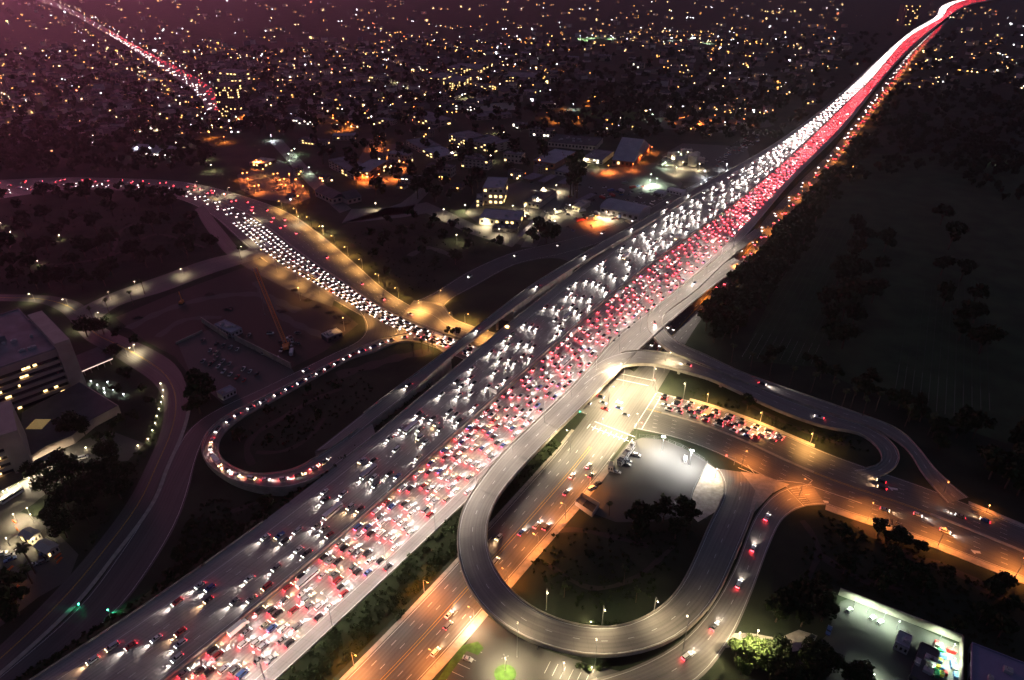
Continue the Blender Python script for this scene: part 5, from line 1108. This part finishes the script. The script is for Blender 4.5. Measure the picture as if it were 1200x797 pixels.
# green ramp signals bottom left
for x, y, nm in ((95, 713, 'left side'), (129, 720, 'right side')):
    t = empty('ramp_signal', U(x, y), .4, label=f'small post with a green light on the {nm} of the dark ramp', cat='traffic signal'); q = MB(); q.tube((0, 0, 0), (0, 0, 3), .1, n=6); q.build('post', M_pole, t); q = MB(); q.box((0, 0, 3.4), (.5, .5, .9)); q.build('signal_head', M_roofd, t)
    q = MB(); q.tube((0, -.26, 3.5), (0, -.42, 3.5), .3, n=8); q.build('signal_lens', M_sig[(.05, 1, .45)], t); l = bpy.data.lights.new('signal_light', 'SPOT'); l.energy = 200; l.color = (.05, 1, .5); l.spot_size = R(110); l.spot_blend = 1
    lo = bpy.data.objects.new('signal_light', l); col.objects.link(lo); lo.parent = t; lo.location = (0, -.6, 3.5); lo.rotation_euler = (R(50), 0, R(30 if x < 100 else -70))
# ---------------------------------------------------------------- trees
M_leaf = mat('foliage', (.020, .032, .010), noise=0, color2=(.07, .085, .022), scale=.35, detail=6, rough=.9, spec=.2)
M_leaf2 = mat('painted_lit_foliage', (.045, .07, .018), noise=0, color2=(.11, .13, .04), scale=.5, detail=5, rough=.9, spec=.2)  # leaf colour raised so the lamplit trees look brighter
M_bark = mat('bark', (.09, .065, .045), noise=.2, scale=2)
M_palmleaf = mat('palm_leaf', (.045, .06, .02), noise=.3, scale=1)
def crown_mesh(seed, R0, H0, nleaf, size, blobs=9, z0=3.0):
    r = np.random.default_rng(seed); b = MB()
    cs = [(r.uniform(-.55, .55) * R0, r.uniform(-.55, .55) * R0, z0 + H0 * r.uniform(.25, .85), R0 * r.uniform(.3, .52)) for _ in range(blobs)]
    for i in range(nleaf):
        c = cs[r.integers(len(cs))]; d = r.normal(size=3); d /= np.linalg.norm(d); rad = c[3] * r.uniform(.55, 1.08)
        p = np.array(c[:3]) + d * rad * (1, 1, .75); n = d + r.normal(size=3) * .5; n /= np.linalg.norm(n)
        a = np.cross(n, r.normal(size=3)); a /= np.linalg.norm(a); e = np.cross(n, a); s = size * r.uniform(.6, 1.3)
        b.add([p + a * s, p + e * s * .7, p - a * s, p - e * s * .7], [(0, 1, 2, 3)])
    return b
def trunk_mesh(seed, H, r0):
    r = np.random.default_rng(seed); b = MB(); b.tube((0, 0, 0), (r.uniform(-.2, .2), r.uniform(-.2, .2), H * .55), r0, r0 * .6, n=7)
    for k in range(4):
        a = k * 1.6 + r.uniform(0, 1); b.tube((0, 0, H * (.35 + .05 * k)), (cos(a) * H * .25, sin(a) * H * .25, H * (.65 + .05 * k)), r0 * .5, r0 * .15, n=5)
    return b
treeP = {}
def tree_proto(kind, v):
    k = (kind, v)
    if k not in treeP:
        t = empty({'round': 'broadleaf_tree', 'near': 'broadleaf_tree', 'bush': 'shrub', 'lit': 'broadleaf_tree', 'cypress': 'tall_tree'}[kind], (0, 0, 0))
        if kind == 'near': c, tr = crown_mesh(v + 10, 5.5, 8, 1100, .55, 13), trunk_mesh(v, 9, .35)
        elif kind == 'round': c, tr = crown_mesh(v, 5.0, 8, 330, .95, 8), trunk_mesh(v, 9, .35)
        elif kind == 'cypress': c, tr = crown_mesh(v + 30, 3.6, 15, 380, .9, 12), trunk_mesh(v, 14, .35)
        elif kind == 'lit': c, tr = crown_mesh(v + 20, 5.5, 8, 1500, .5, 14), trunk_mesh(v, 9, .35)
        else: c, tr = crown_mesh(v + 40, 2.2, 2.2, 260, .42, 8, z0=.3), trunk_mesh(v, 2.4, .12)
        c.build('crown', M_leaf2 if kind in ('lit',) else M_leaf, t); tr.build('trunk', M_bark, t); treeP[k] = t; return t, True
    return treeP[k], False
def tree(px, py, s=1.0, kind='round', label='dark round-headed tree', group=None, pos=None, cat='tree'):
    pr, first = tree_proto(kind, random.randrange(4)); o = pr if first else copy_tree(pr)
    o.location = pos or U(px, py); q = s * random.uniform(.8, 1.2) * (1.65 if kind in ('round', 'cypress') else 1.3 if kind == 'near' else 1); o.scale = (q, q, q * random.uniform(.85, 1.15)); o.rotation_euler = (0, 0, random.uniform(0, 6.28))
    return tag(o, label, cat, group or 'trees')
def inpoly(x, y, pts):
    c = False
    for i in range(len(pts)):
        (x1, y1), (x2, y2) = pts[i], pts[i - 1]
        if (y1 > y) != (y2 > y) and x < (x2 - x1) * (y - y1) / (y2 - y1) + x1: c = not c
    return c
def scatter(pts, n, mind=0):
    xs = [p[0] for p in pts]; ys = [p[1] for p in pts]; out_ = []; tr = 0
    while len(out_) < n and tr < n * 60:
        tr += 1; x, y = random.uniform(min(xs), max(xs)), random.uniform(min(ys), max(ys))
        if inpoly(x, y, pts) and (not mind or all((x - a) ** 2 + (y - b) ** 2 > mind ** 2 for a, b in out_)): out_.append((x, y))
    return out_
ALLR = [fw_sb, fw_nb, collector, ramp_loop, ramp_south, sepulveda, wilshire, ramp_far, ramp_under, ramp_slip, ramp_outer, ramp_queue, hospital_road, cross_road, service_road, ramp_flyover, ramp_north, far_street]
RA = [(np.array([(p.x, p.y) for p in r.C]), np.array([(b - a).length / 2 for a, b in zip(r.A, r.B)])) for r in ALLR]
def clear(p, m=4.0):
    for c, hw in RA:
        d = np.hypot(c[:, 0] - p.x, c[:, 1] - p.y); i = int(d.argmin())
        if d[i] < hw[i] + m: return False
    return True
def grove(pts, n, label, group, mind=0, s=1.0, kind='round', m=4.5):
    k = 0
    for x, y in scatter(pts, n, mind):
        if clear(U(x, y), m): tree(x, y, s, kind, label, group); k += 1
    return k
# right: belt between freeway frontage and the headstones
grove([(815, 385), (868, 330), (905, 285), (935, 262), (950, 285), (905, 345), (860, 395), (845, 412)], 75, 'tree in the dark belt between avenue and headstone lawn', 'trees of the dark belt', 6, 1.0)
grove([(918, 268), (950, 225), (985, 190), (1010, 155), (1030, 160), (1000, 210), (960, 260), (945, 285)], 40, 'tree in the far end of the dark roadside belt', 'trees of the dark belt', 5, 1.0)
grove([(860, 425), (930, 440), (1000, 468), (1060, 495), (1110, 540), (1130, 520), (1060, 470), (960, 430), (880, 405)], 22, 'low tree behind the palm row above the upper ramp', 'trees above the upper ramp', 9, .7)
grove([(980, 300), (1010, 260), (1040, 300), (1010, 400), (970, 420), (965, 360)], 18, 'tree in the dark clump amid the headstones', 'trees amid the headstones', 12, 1.2)
grove([(1090, 280), (1110, 240), (1140, 300), (1150, 420), (1120, 440)], 10, 'tree standing among the right-hand headstones', 'trees amid the headstones', 12, 1.2)
grove([(1120, 500), (1200, 520), (1210, 590), (1150, 560)], 12, 'dark tree near the right edge above the boulevard', 'trees by the right edge', 9, .9)
grove([(830, 440), (990, 500), (1025, 522), (1000, 530), (900, 490), (820, 458)], 10, 'small tree on the verge between flyover and queue', 'verge trees', 7, .55, 'round', 3)
# lower middle and right
grove([(735, 612), (800, 608), (815, 612), (790, 640), (740, 630)], 8, 'dark bush-like tree at the shadowed end of the fenced lot', 'trees of the looped lawn', 7, .7)
grove([(960, 600), (1060, 640), (1190, 700), (1190, 760), (1130, 745), (1000, 690), (960, 660)], 24, 'scrubby tree on the dark ground above the green-lit yard', 'scrub trees', 8, .6)
grove([(930, 690), (975, 690), (980, 725), (940, 735), (900, 735)], 9, 'dark tree above the curved driveway', 'trees by the curved driveway', 7, .7)
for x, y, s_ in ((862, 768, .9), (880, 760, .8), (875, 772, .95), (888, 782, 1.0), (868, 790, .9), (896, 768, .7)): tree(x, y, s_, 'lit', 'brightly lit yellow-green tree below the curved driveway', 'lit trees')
grove([(905, 775), (940, 770), (1000, 785), (1010, 815), (900, 820)], 10, 'dark bushy tree along the bottom edge beside the yard', 'bottom edge trees', 7, .9, 'near')
for x, y in ((686, 736), (694, 735), (702, 736), (679, 735), (712, 733), (722, 733), (670, 733), (640, 725), (690, 786), (702, 784), (712, 780), (680, 783)): tree(x, y, .9, 'bush', 'leafy shrub beside the looping viaduct', 'loop shrubs', cat='shrub')
tree(694, 737, 1.3, 'bush', 'brightest shrub, lit from beside, inside the loop', cat='shrub')
for x, y in scatter([(470, 690), (500, 652), (560, 600), (566, 612), (520, 672), (380, 815), (350, 815)], 16): 
    if clear(U(x, y), 1): tree(x, y, .8, 'bush', 'scrubby bush on the bank between freeway and avenue', 'bank shrubs', cat='shrub')
# left
grove([(0, 235), (120, 232), (215, 240), (262, 285), (250, 300), (180, 325), (90, 345), (0, 340)], 46, 'tree in the dark park left of the boulevard bend', 'trees of the dark park', 12, 1.1)
grove([(205, 415), (225, 432), (262, 478), (235, 490), (215, 505), (222, 470)], 16, 'tree between the unlit car park and the hospital road', 'trees by the hospital road', 7, .9)
grove([(125, 425), (150, 440), (175, 455), (180, 480), (150, 515), (110, 520), (145, 480)], 10, 'tree on the hospital lawn inside the lamp-lined path', 'trees of the hospital lawn', 8, .7, 'near')
for x, y in ((103, 395), (112, 388), (122, 392), (136, 420), (160, 405), (100, 510), (90, 505), (80, 512), (140, 395)): tree(x, y, .9, 'near', 'spreading tree around the hospital junction', 'hospital trees')
grove([(40, 560), (130, 545), (160, 560), (120, 640), (95, 650), (60, 610)], 22, 'dark tree between the hospital entrance and the ramps', 'trees below the hospital', 9, 1.0, 'near')
grove([(0, 700), (50, 690), (40, 740), (0, 745)], 7, 'dark tree at the left edge below the car park', 'left edge trees', 9, .9)
grove([(190, 700), (215, 620), (235, 600), (330, 590), (250, 660), (160, 725)], 10, 'small tree on the dark ground between ramp and freeway', 'trees between ramp and freeway', 12, .5)
grove([(265, 520), (300, 490), (400, 440), (445, 425), (430, 470), (340, 530), (280, 545)], 7, 'small tree inside the left loop ramp', 'trees inside the left loop', 12, .5)
for x, y in ((525, 392), (530, 395), (535, 393)): tree(x, y, .55, 'near', 'round dark tree on the boulevard island by the bridge', 'island trees')
grove([(0, 222), (60, 219), (140, 219), (215, 228), (235, 238), (215, 240), (120, 232), (0, 236)], 34, 'tree screening the far boulevard bend', 'trees along the bend', 4, .8, 'round', -7)
# middle distance
grove([(420, 262), (520, 255), (560, 275), (600, 290), (490, 340), (450, 325), (425, 300)], 22, 'tree on the dark triangle between boulevard and far ramp', 'trees of the dark triangle', 9, .8)
MIDN = 90
MID = [(230, 160), (480, 110), (640, 110), (640, 200), (560, 230), (520, 250), (440, 235), (370, 200), (330, 160)]
nmid = 0
for x, y in scatter(MID, 95, 7):
    if clear(U(x, y), 6): tree(x, y, 1.2, random.choice(['round', 'round', 'cypress']), 'dark tree among the hospital campus blocks', 'campus trees'); nmid += 1
for x, y in ((672, 228), (676, 232), (668, 232), (674, 225), (625, 285), (635, 280), (640, 286), (650, 283), (645, 275), (630, 276)): tree(x, y, 1.5 if y < 240 else .9, 'cypress' if y < 240 else 'round', 'dark tree in the clump standing inside the works yard', 'works yard trees')
items = []; SC = []
for v in range(4): c = crown_mesh(200 + v, 1.3, 1.3, 34, .5, 5, z0=0); SC.append((np.array(c.v), c.f, c.m))
for _ in range(1500):
    r_, sd, hi_ = random.choice([(fw_nb, 1, c0), (fw_nb, 1, c0), (fw_sb, 0, b0)]); d = random.uniform(5, hi_); t_ = random.random() ** .8 * 13
    p, an, _w = r_.at(d, sd, t_ if sd else -t_); p = Vector((p.x, p.y, max(0, ZF * (1 - t_ / 13.5)) - .2)); vv, ff, mi = random.choice(SC); items.append((vv, ff, mi, p, random.uniform(0, 6), random.uniform(.4, 1.3)))
for pts, n in (([(600, 640), (640, 690), (690, 720), (760, 705), (820, 620), (700, 620), (640, 620)], 260), ([(960, 600), (1060, 640), (1190, 700), (1190, 770), (1000, 690), (930, 680)], 420), ([(270, 520), (300, 490), (400, 440), (450, 425), (430, 470), (340, 530)], 160), ([(190, 700), (215, 620), (240, 585), (340, 585), (250, 660)], 240), ([(830, 445), (990, 502), (1020, 530), (960, 520), (800, 460)], 160), ([(410, 270), (520, 255), (590, 285), (490, 345), (430, 330)], 220), ([(60, 700), (150, 560), (175, 480), (205, 440), (200, 540)], 120), ([(0, 240), (200, 240), (260, 290), (0, 345)], 400)):
    for x, y in scatter(pts, n):
        p = U(x, y)
        if clear(p, 2): vv, ff, mi = random.choice(SC); items.append((vv, ff, mi, p, random.uniform(0, 6), random.uniform(.4, 1.1)))
SCRUB = items
# palms
def palm(px, py, H, label, group='palms', s=1.0):
    global palmP
    k = round(H)
    if k not in palmP:
        t = empty('palm_tree', (0, 0, 0)); q = MB(); q.tube((0, 0, 0), (.3, 0, k * .5), .26, .2, n=7); q.tube((.3, 0, k * .5), (.2, .2, k), .2, .17, n=7); q.build('trunk', M_bark, t); q = MB(); rr = random.Random(k)
        for i in range(34):
            a = rr.uniform(0, 6.28); el = rr.uniform(-.9, 1.1); Lf = rr.uniform(1.7, 2.5); prev = Vector((.2, .2, k)); w_ = .28; pl = None
            side = Vector((-sin(a), cos(a), 0))
            for j in range(4):
                e = el - j * .42; nx = prev + Vector((cos(a) * cos(e), sin(a) * cos(e), sin(e))) * Lf / 4; w2 = w_ * (1.5 if j == 0 else .85)
                q.add([prev - side * w_, prev + side * w_, nx + side * w2, nx - side * w2], [(0, 1, 2, 3)]); prev = nx; w_ = w2
        q.build('crown', M_palmleaf, t); palmP[k] = t; o = t
    else: o = copy_tree(palmP[k])
    o.location = U(px, py); o.scale = (s, s, s); o.rotation_euler = (0, 0, random.random() * 6); tag(o, label, 'palm', group)
palmP = {}
for i, (x, y) in enumerate(((857, 425), (879, 435), (902, 440), (925, 452), (950, 460), (974, 468), (997, 478), (1026, 482), (1010, 490), (985, 480), (1060, 500), (1087, 510))): palm(x, y, 12, 'palm in the row above the upper ramp', 'row of palms', 1.25)
for i, (x, y, l) in enumerate(((661, 700, 'palm on the dark looped lawn, left one'), (731, 685, 'palm on the dark looped lawn, right one'), (775, 595, 'palm at the edge of the floodlit lot, taller lit one'), (746, 602, 'palm at the edge of the floodlit lot, middle one'), (714, 604, 'palm beside the walled enclosure'), (745, 706, 'small palm low on the dark looped lawn'))): palm(x, y, 9 if i != 1 else 12, l, None, 1.0)
for i, (x, y) in enumerate(((495, 415), (502, 412), (508, 416), (485, 418))): palm(x, y, 12, 'palm inside the left loop near the bridge', 'loop palms', 1.0)
palm(42, 672, 9, 'large spiky palm in the hospital car park, bigger one', None, 2.0); palm(38, 684, 7, 'large spiky palm in the hospital car park, lower one', None, 1.6)
for i, (x, y) in enumerate(((283, 305), (110, 378), (128, 368), (157, 358), (170, 345))): palm(x, y, 12, 'palm beside the road to the hospital', 'road palms', 1.1)
# bare tree near the orange boulevard
t = empty('bare_tree', U(1045, 622), label='leafless tree silhouetted against the orange boulevard kerb', cat='tree'); q = MB(); rr = random.Random(3)
def br(p, d, L1, r_, n):
    e = p + d * L1; q.tube(p, e, r_, r_ * .65, n=4)
    if n:
        for _ in range(3): br(e, (d + Vector((rr.uniform(-.8, .8), rr.uniform(-.8, .8), rr.uniform(-.1, .5)))).normalized(), L1 * .72, r_ * .6, n - 1)
br(Vector((0, 0, 0)), Vector((0, 0, 1)), 2.6, .22, 5); q.build('trunk', M_bark, t)
# ---------------------------------------------------------------- headstones
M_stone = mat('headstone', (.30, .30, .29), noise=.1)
def stones(pts, dirx, rowgap, stonegap):
    """rows on a field given by photo corners; rows run along dirx"""
    w_ = [U(*p) for p in pts]; ax = (U(*dirx[1]) - U(*dirx[0])).normalized(); n = Vector((-ax.y, ax.x, 0)); us = [p.dot(ax) for p in w_]; vs = [p.dot(n) for p in w_]; o_ = []
    v = min(vs)
    wp = [(p.x, p.y) for p in w_]
    while v < max(vs):
        u = min(us)
        while u < max(us):
            p = ax * u + n * v
            if inpoly(p.x, p.y, wp): o_.append((p.x, p.y, math.atan2(ax.y, ax.x)))
            u += stonegap
        v += rowgap
    return o_
hs = stones([(868, 420), (955, 428), (1000, 330), (1010, 262), (955, 262), (905, 345)], ((940, 430), (985, 330)), 5.0, 3.2) + stones([(1040, 470), (1120, 490), (1170, 480), (1150, 330), (1080, 340), (1050, 400)], ((1100, 480), (1110, 330)), 5.0, 3.2)
hs.sort(key=lambda p: p[0] ** 2 + p[1] ** 2)
print('STONES', len(hs))
q = MB(); q.box((0, 0, .42), (.16, .62, .84)); q.tube((-.08, 0, .84), (.08, 0, .84), .31, n=10); hp = q.build('headstone', M_stone)
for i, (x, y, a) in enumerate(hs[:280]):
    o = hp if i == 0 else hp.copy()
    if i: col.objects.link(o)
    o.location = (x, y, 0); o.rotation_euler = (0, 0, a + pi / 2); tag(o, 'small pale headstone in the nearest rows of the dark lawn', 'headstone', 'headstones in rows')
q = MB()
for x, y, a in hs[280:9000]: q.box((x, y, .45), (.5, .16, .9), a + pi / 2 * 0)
q.build('far_headstones', mat('dimmed_headstone', (.10, .105, .10), noise=.2), label='countless faint headstones in long rows on the dark lawn', cat='headstones', kind='stuff')  # dimness of the far rows is put into this darker stone colour
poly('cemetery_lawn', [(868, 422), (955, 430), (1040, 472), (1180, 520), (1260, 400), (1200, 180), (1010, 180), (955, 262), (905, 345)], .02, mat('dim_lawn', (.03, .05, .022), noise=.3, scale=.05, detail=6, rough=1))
# ---------------------------------------------------------------- the far city
REG = [([(0, 60), (260, 60), (260, 150), (150, 160), (0, 165)], 520, .8), ([(0, -6), (420, -6), (420, 62), (0, 62)], 190, .6), ([(420, -6), (1000, -6), (1000, 60), (420, 60)], 330, .7), ([(255, 60), (430, 60), (430, 140), (270, 150)], 330, .7),
       ([(400, 40), (640, 40), (640, 110), (430, 130)], 190, .7), ([(760, 50), (1000, 45), (940, 120), (870, 150), (720, 150), (790, 100)], 150, .6), ([(1070, 50), (1200, 10), (1200, 105), (1040, 105)], 110, .6), ([(690, 36), (860, 36), (860, 48), (720, 50)], 90, 1.0),
       ([(0, 0), (200, 0), (200, 100), (0, 100)], 60, .7), ([(410, 55), (440, 55), (440, 85), (405, 85)], 45, 1), ([(230, 90), (300, 90), (300, 130), (240, 130)], 30, 1), ([(1090, 10), (1165, 10), (1165, 22), (1090, 22)], 30, 1), ([(400, 60), (640, 50), (700, 100), (640, 130), (560, 140), (420, 150)], 60, .5), ([(300, 140), (520, 140), (560, 230), (480, 230), (380, 220)], 26, .5)]
spots = []
GA = .62
def snap(p, off):
    ca, sa = cos(GA), sin(GA); u, v = p.x * ca + p.y * sa, -p.x * sa + p.y * ca
    if random.random() < .6: v = round(v / 120) * 120 + random.choice([-1, 1]) * off; u = round(u / 30) * 30 + random.uniform(-4, 4)
    else: u = round(u / 260) * 260 + random.choice([-1, 1]) * off; v = round(v / 30) * 30 + random.uniform(-4, 4)
    return Vector((u * ca - v * sa, u * sa + v * ca, 0))
for pts, n, lit in REG:
    for x, y in scatter(pts, n):
        p = snap(U(x, y), 20)
        if clear(p, 8): spots.append((p, lit))
spots.sort(key=lambda s_: s_[0].length)
M_hw = [mat('house_wall_cream', (.30, .26, .21), noise=.1), mat('house_wall_grey', (.2, .19, .19), noise=.1), mat('house_wall_white', (.5, .48, .45), noise=.1)]
M_lw = [emis('house_window_amber', (1, .42, .10), 1.3), emis('house_window_warm', (1, .60, .24), 2.2), emis('house_window_white', (.95, .95, 1), 3), emis('house_window_red', (1, .2, .08), 3)]
def house_geo(v, big=1.0):
    r = random.Random(v); W, D, H = r.uniform(10, 16) * big, r.uniform(8, 12), r.choice([3.2, 6, 6, 9]); b = MB(); rf = MB(); ln = MB(); dk = MB()
    b.prism([(-W / 2, -D / 2), (W / 2, -D / 2), (W / 2, D / 2), (-W / 2, D / 2)], 0, H)
    if H < 8: rf.add([(-W / 2 - .5, -D / 2 - .5, H), (W / 2 + .5, -D / 2 - .5, H), (W / 2 + .5, D / 2 + .5, H), (-W / 2 - .5, D / 2 + .5, H), (-W / 2 + 2, 0, H + D * .25), (W / 2 - 2, 0, H + D * .25)], [(0, 1, 5, 4), (2, 3, 4, 5), (1, 2, 5), (3, 0, 4)])
    else: rf.prism([(-W / 2 - .2, -D / 2 - .2), (W / 2 + .2, -D / 2 - .2), (W / 2 + .2, D / 2 + .2), (-W / 2 - .2, D / 2 + .2)], H, H + .6); rf.box((1, 1, H + 1.2), (2.4, 2, 1.4))
    nw = r.choice([1, 1, 1, 2, 3]); fl_ = int(H // 3)
    cells = [(i, f) for i in range(4) for f in range(max(1, fl_))]; r.shuffle(cells)
    for k, (i, f) in enumerate(cells): (ln if k < nw else dk).box((-W / 2 + W * (i + .5) / 4, -D / 2 - .04, 1.7 + 2.9 * f), (1.5, .12, 1.2))
    dk.box((W / 2 + .04, 0, 1.6), (.12, 1.4, 1.2))
    return b, rf, ln, dk
HG = [house_geo(i) for i in range(10)]
hproto = {}
for i, (p, lit) in enumerate(spots[:300]):
    v = random.randrange(10); wc = random.randrange(3); lc = random.choices([0, 1, 2, 3], [45, 35, 17, 3])[0]; k = (v, wc, lc)
    dep = P(p)[2]; full = i < 60
    if full:
        t = empty('house', p, 0); b, rf, ln, dk = HG[v]
        b.build('walls', M_hw[wc], t); rf.build('roof', M_roofd, t); o = t
        for src, nm_, mm_ in ((ln, 'lit_window', M_lw[lc]), (dk, 'window', M_dwin)):
            for a8 in range(0, len(src.v), 8): q = MB(); q.add(src.v[a8:a8 + 8], [(3, 2, 1, 0), (4, 5, 6, 7), (0, 1, 5, 4), (1, 2, 6, 5), (2, 3, 7, 6), (3, 0, 4, 7)]); q.build(nm_, mm_, t)
    else:
        if k not in hproto:
            b, rf, ln, dk = HG[v]; q = MB(); q.v = list(b.v); q.f = list(b.f); q.m = [0] * len(b.f); q.add(rf.v, rf.f, 1); q.add(ln.v, ln.f, 2); q.add(dk.v, dk.f, 3); o = q.build('house', [M_hw[wc], M_roofd, M_lw[lc], M_dwin]); hproto[k] = o
        else: o = hproto[k].copy(); col.objects.link(o)
    o.location = p; o.rotation_euler = (0, 0, random.uniform(-.7, .7))
    px = P(p); sd = 'right of the far freeway' if px[0] > 1030 else 'between far lots and the freeway' if px[0] > 640 else 'behind the hospital campus' if px[0] > 400 else 'near the black tower' if px[0] > 230 else 'in the wide left-hand neighbourhood'
    tag(o, f'{["cream", "grey", "white"][wc]} house with {["amber", "warm", "white", "red"][lc]}-lit windows {sd}', 'house', 'houses of the far neighbourhoods')
def merge(items, name, mats_, label, cat):
    V = []; F = []; Mi = []; base = 0
    for vv, ff, mi, p, an, sc in items:
        ca, sa = cos(an) * sc, sin(an) * sc; x = vv @ np.array([[ca, -sa, 0], [sa, ca, 0], [0, 0, sc]]).T + np.array(p)
        V.append(x); F += [tuple(i + base for i in f) for f in ff]; base += len(vv); Mi += mi
    me = bpy.data.meshes.new(name); me.from_pydata(np.concatenate(V).tolist(), [], F)
    for m in mats_: me.materials.append(m)
    me.polygons.foreach_set('material_index', Mi); o = bpy.data.objects.new(name, me); col.objects.link(o); return tag(o, label, cat, kind='stuff')
items = []
for p, lit in spots[300:]:
    b, rf, ln, dk = HG[random.randrange(10)]; q = MB(); q.v = list(b.v); q.f = list(b.f); wc = random.randrange(3); lc = 4 + random.choices([0, 1, 2, 3], [45, 35, 17, 3])[0]; q.m = [wc] * len(b.f); q.add(rf.v, rf.f, 3); q.add(ln.v, ln.f, lc); q.add(dk.v, dk.f, 8)
    items.append((np.array(q.v), q.f, q.m, p, GA + random.choice([0, -pi/2]) + random.uniform(-.1, .1), 1.15))
merge(items, 'distant_houses', M_hw + [M_roofd] + M_lw + [M_dwin], 'thousands of distant houses with pinpoint lit windows out to the horizon', 'houses')
merge(SCRUB, 'ground_cover', [M_leaf], 'low scrub and weeds covering the banks and dark verges', 'scrub')
# unlit houses and far street lamps (poles with glowing heads) fill in between
items = []
for x, y in scatter([(0, 55), (1000, 30), (1000, 60), (880, 130), (700, 110), (430, 140), (240, 150), (0, 175)], 700):
    p = U(x, y)
    if clear(p, 8): b, rf, ln, dk = HG[random.randrange(10)]; q = MB(); q.v = list(b.v); q.f = list(b.f); q.m = [random.randrange(3)] * len(b.f); q.add(rf.v, rf.f, 3); items.append((np.array(q.v), q.f, q.m, p, random.uniform(-.7, .7), 1.2))
merge(items, 'unlit_houses', M_hw + [M_roofd], 'dim unlit houses filling the far neighbourhoods', 'houses')
FC = [AMBER, ORANGE, CREAM, WHITE, GREEN]; items = []
def lampgeo(ci_):
    q = MB(); q.tube((0, 0, 0), (0, 0, 8), .15, n=4, m=5); q.tube((0, 0, 7.7), (0, 0, 8.3), .34, n=6, m=ci_); return np.array(q.v), q.f, q.m
LG = [lampgeo(i) for i in range(5)]
for pts, n, lit in REG:
    for x, y in scatter(pts, int(n * .8)): vv, ff, mi = LG[random.choices(range(5), [40, 16, 24, 18, 3])[0]]; items.append((vv, ff, mi, snap(U(x, y), 7), 0, random.choice([.4, .5, .6, 1.0])))
for r, gap in ((far_street, 55),):
    d = 10
    while d < r.len:
        for fr in (0, 1): vv, ff, mi = LG[random.choice([0, 2, 3, 3])]; items.append((vv, ff, mi, r.at(d, fr, random.uniform(-12, 12))[0], 0, 1.2))
        d += gap
merge(items, 'distant_street_lamps', [M_bulbF[c] for c in FC] + [M_pole], 'countless distant street lamps glinting out to the horizon', 'street lamps')
# far-off trees as one mass
items = []; FT = []
big = sorted([o for o in col.objects if o.type == 'EMPTY' and o.name.startswith('broadleaf_tree')], key=lambda o: P(o.location)[2] / o.scale[0])
gone = [(o.location.copy(), o.scale[0]) for o in big[290:]]
for o in big[290:]:
    for ch in list(o.children): bpy.data.objects.remove(ch)
    bpy.data.objects.remove(o)
for v in range(5): c = crown_mesh(100 + v, 6.5, 9, 70, 2.0, 6); FT.append((np.array(c.v), c.f, c.m))
for pts, n in (([(0, 62), (1200, 40), (1200, 250), (1000, 150), (880, 170), (700, 130), (430, 150), (240, 160), (0, 200)], 1700), ([(0, 150), (230, 150), (260, 200), (150, 205), (0, 208)], 200), ([(960, 205), (1050, 100), (1200, 110), (1200, 190), (1000, 215)], 160), ([(640, 100), (900, 110), (900, 128), (760, 130), (640, 150)], 140), ([(600, 150), (640, 150), (720, 140), (880, 150), (870, 166), (780, 168), (640, 162)], 90)):
    for x, y in scatter(pts, n):
        p = U(x, y)
        if clear(p, 9): vv, ff, mi = random.choice(FT); items.append((vv, ff, mi, p, random.uniform(0, 6), random.uniform(.8, 1.5)))
for p, s_ in gone: vv, ff, mi = random.choice(FT); items.append((vv, ff, mi, p, random.uniform(0, 6), s_ * .75))
merge(items, 'far_off_woods', [M_leaf], 'dark mass of far-off trees between the distant houses', 'trees')

# ---------------------------------------------------------------- night haze
HZ = 1
if HZ:
    q = MB(); q.box((0, 7000, 199.5), (16000, 15600, 401)); hm = bpy.data.materials.new('haze'); hm.use_nodes = True; t_ = hm.node_tree; t_.nodes.remove(t_.nodes['Principled BSDF'])
    v = t_.nodes.new('ShaderNodeVolumePrincipled'); v.inputs['Color'].default_value = (.80, .72, .78, 1); v.inputs['Density'].default_value = 0.6e-4; v.inputs['Anisotropy'].default_value = .72
    t_.links.new(v.outputs[0], t_.nodes['Material Output'].inputs['Volume']); hz = q.build('haze', hm, kind='stuff', label='thin night haze over the whole city', cat='haze')

# ---------------------------------------------------------------- one label, one thing
by = {}
for o in col.objects:
    if o.parent is None and 'label' in o and o.get('kind') is None: by.setdefault(o['label'], []).append(o)
for lab, os_ in by.items():
    if len(os_) == 1: continue
    if len(os_) <= 60 and not lab.startswith(('small pale headstone',)):
        for i, o in enumerate(sorted(os_, key=lambda o: P(o.location)[0])): o['label'] = f'{lab}, {ordinal(i+1)} from the left'
    for o in os_:
        if 'group' not in o: o['group'] = lab[:60]
for o in col.objects:
    if 'label' in o and len(o['label'].split()) > 16: print('LONG', o['label'])
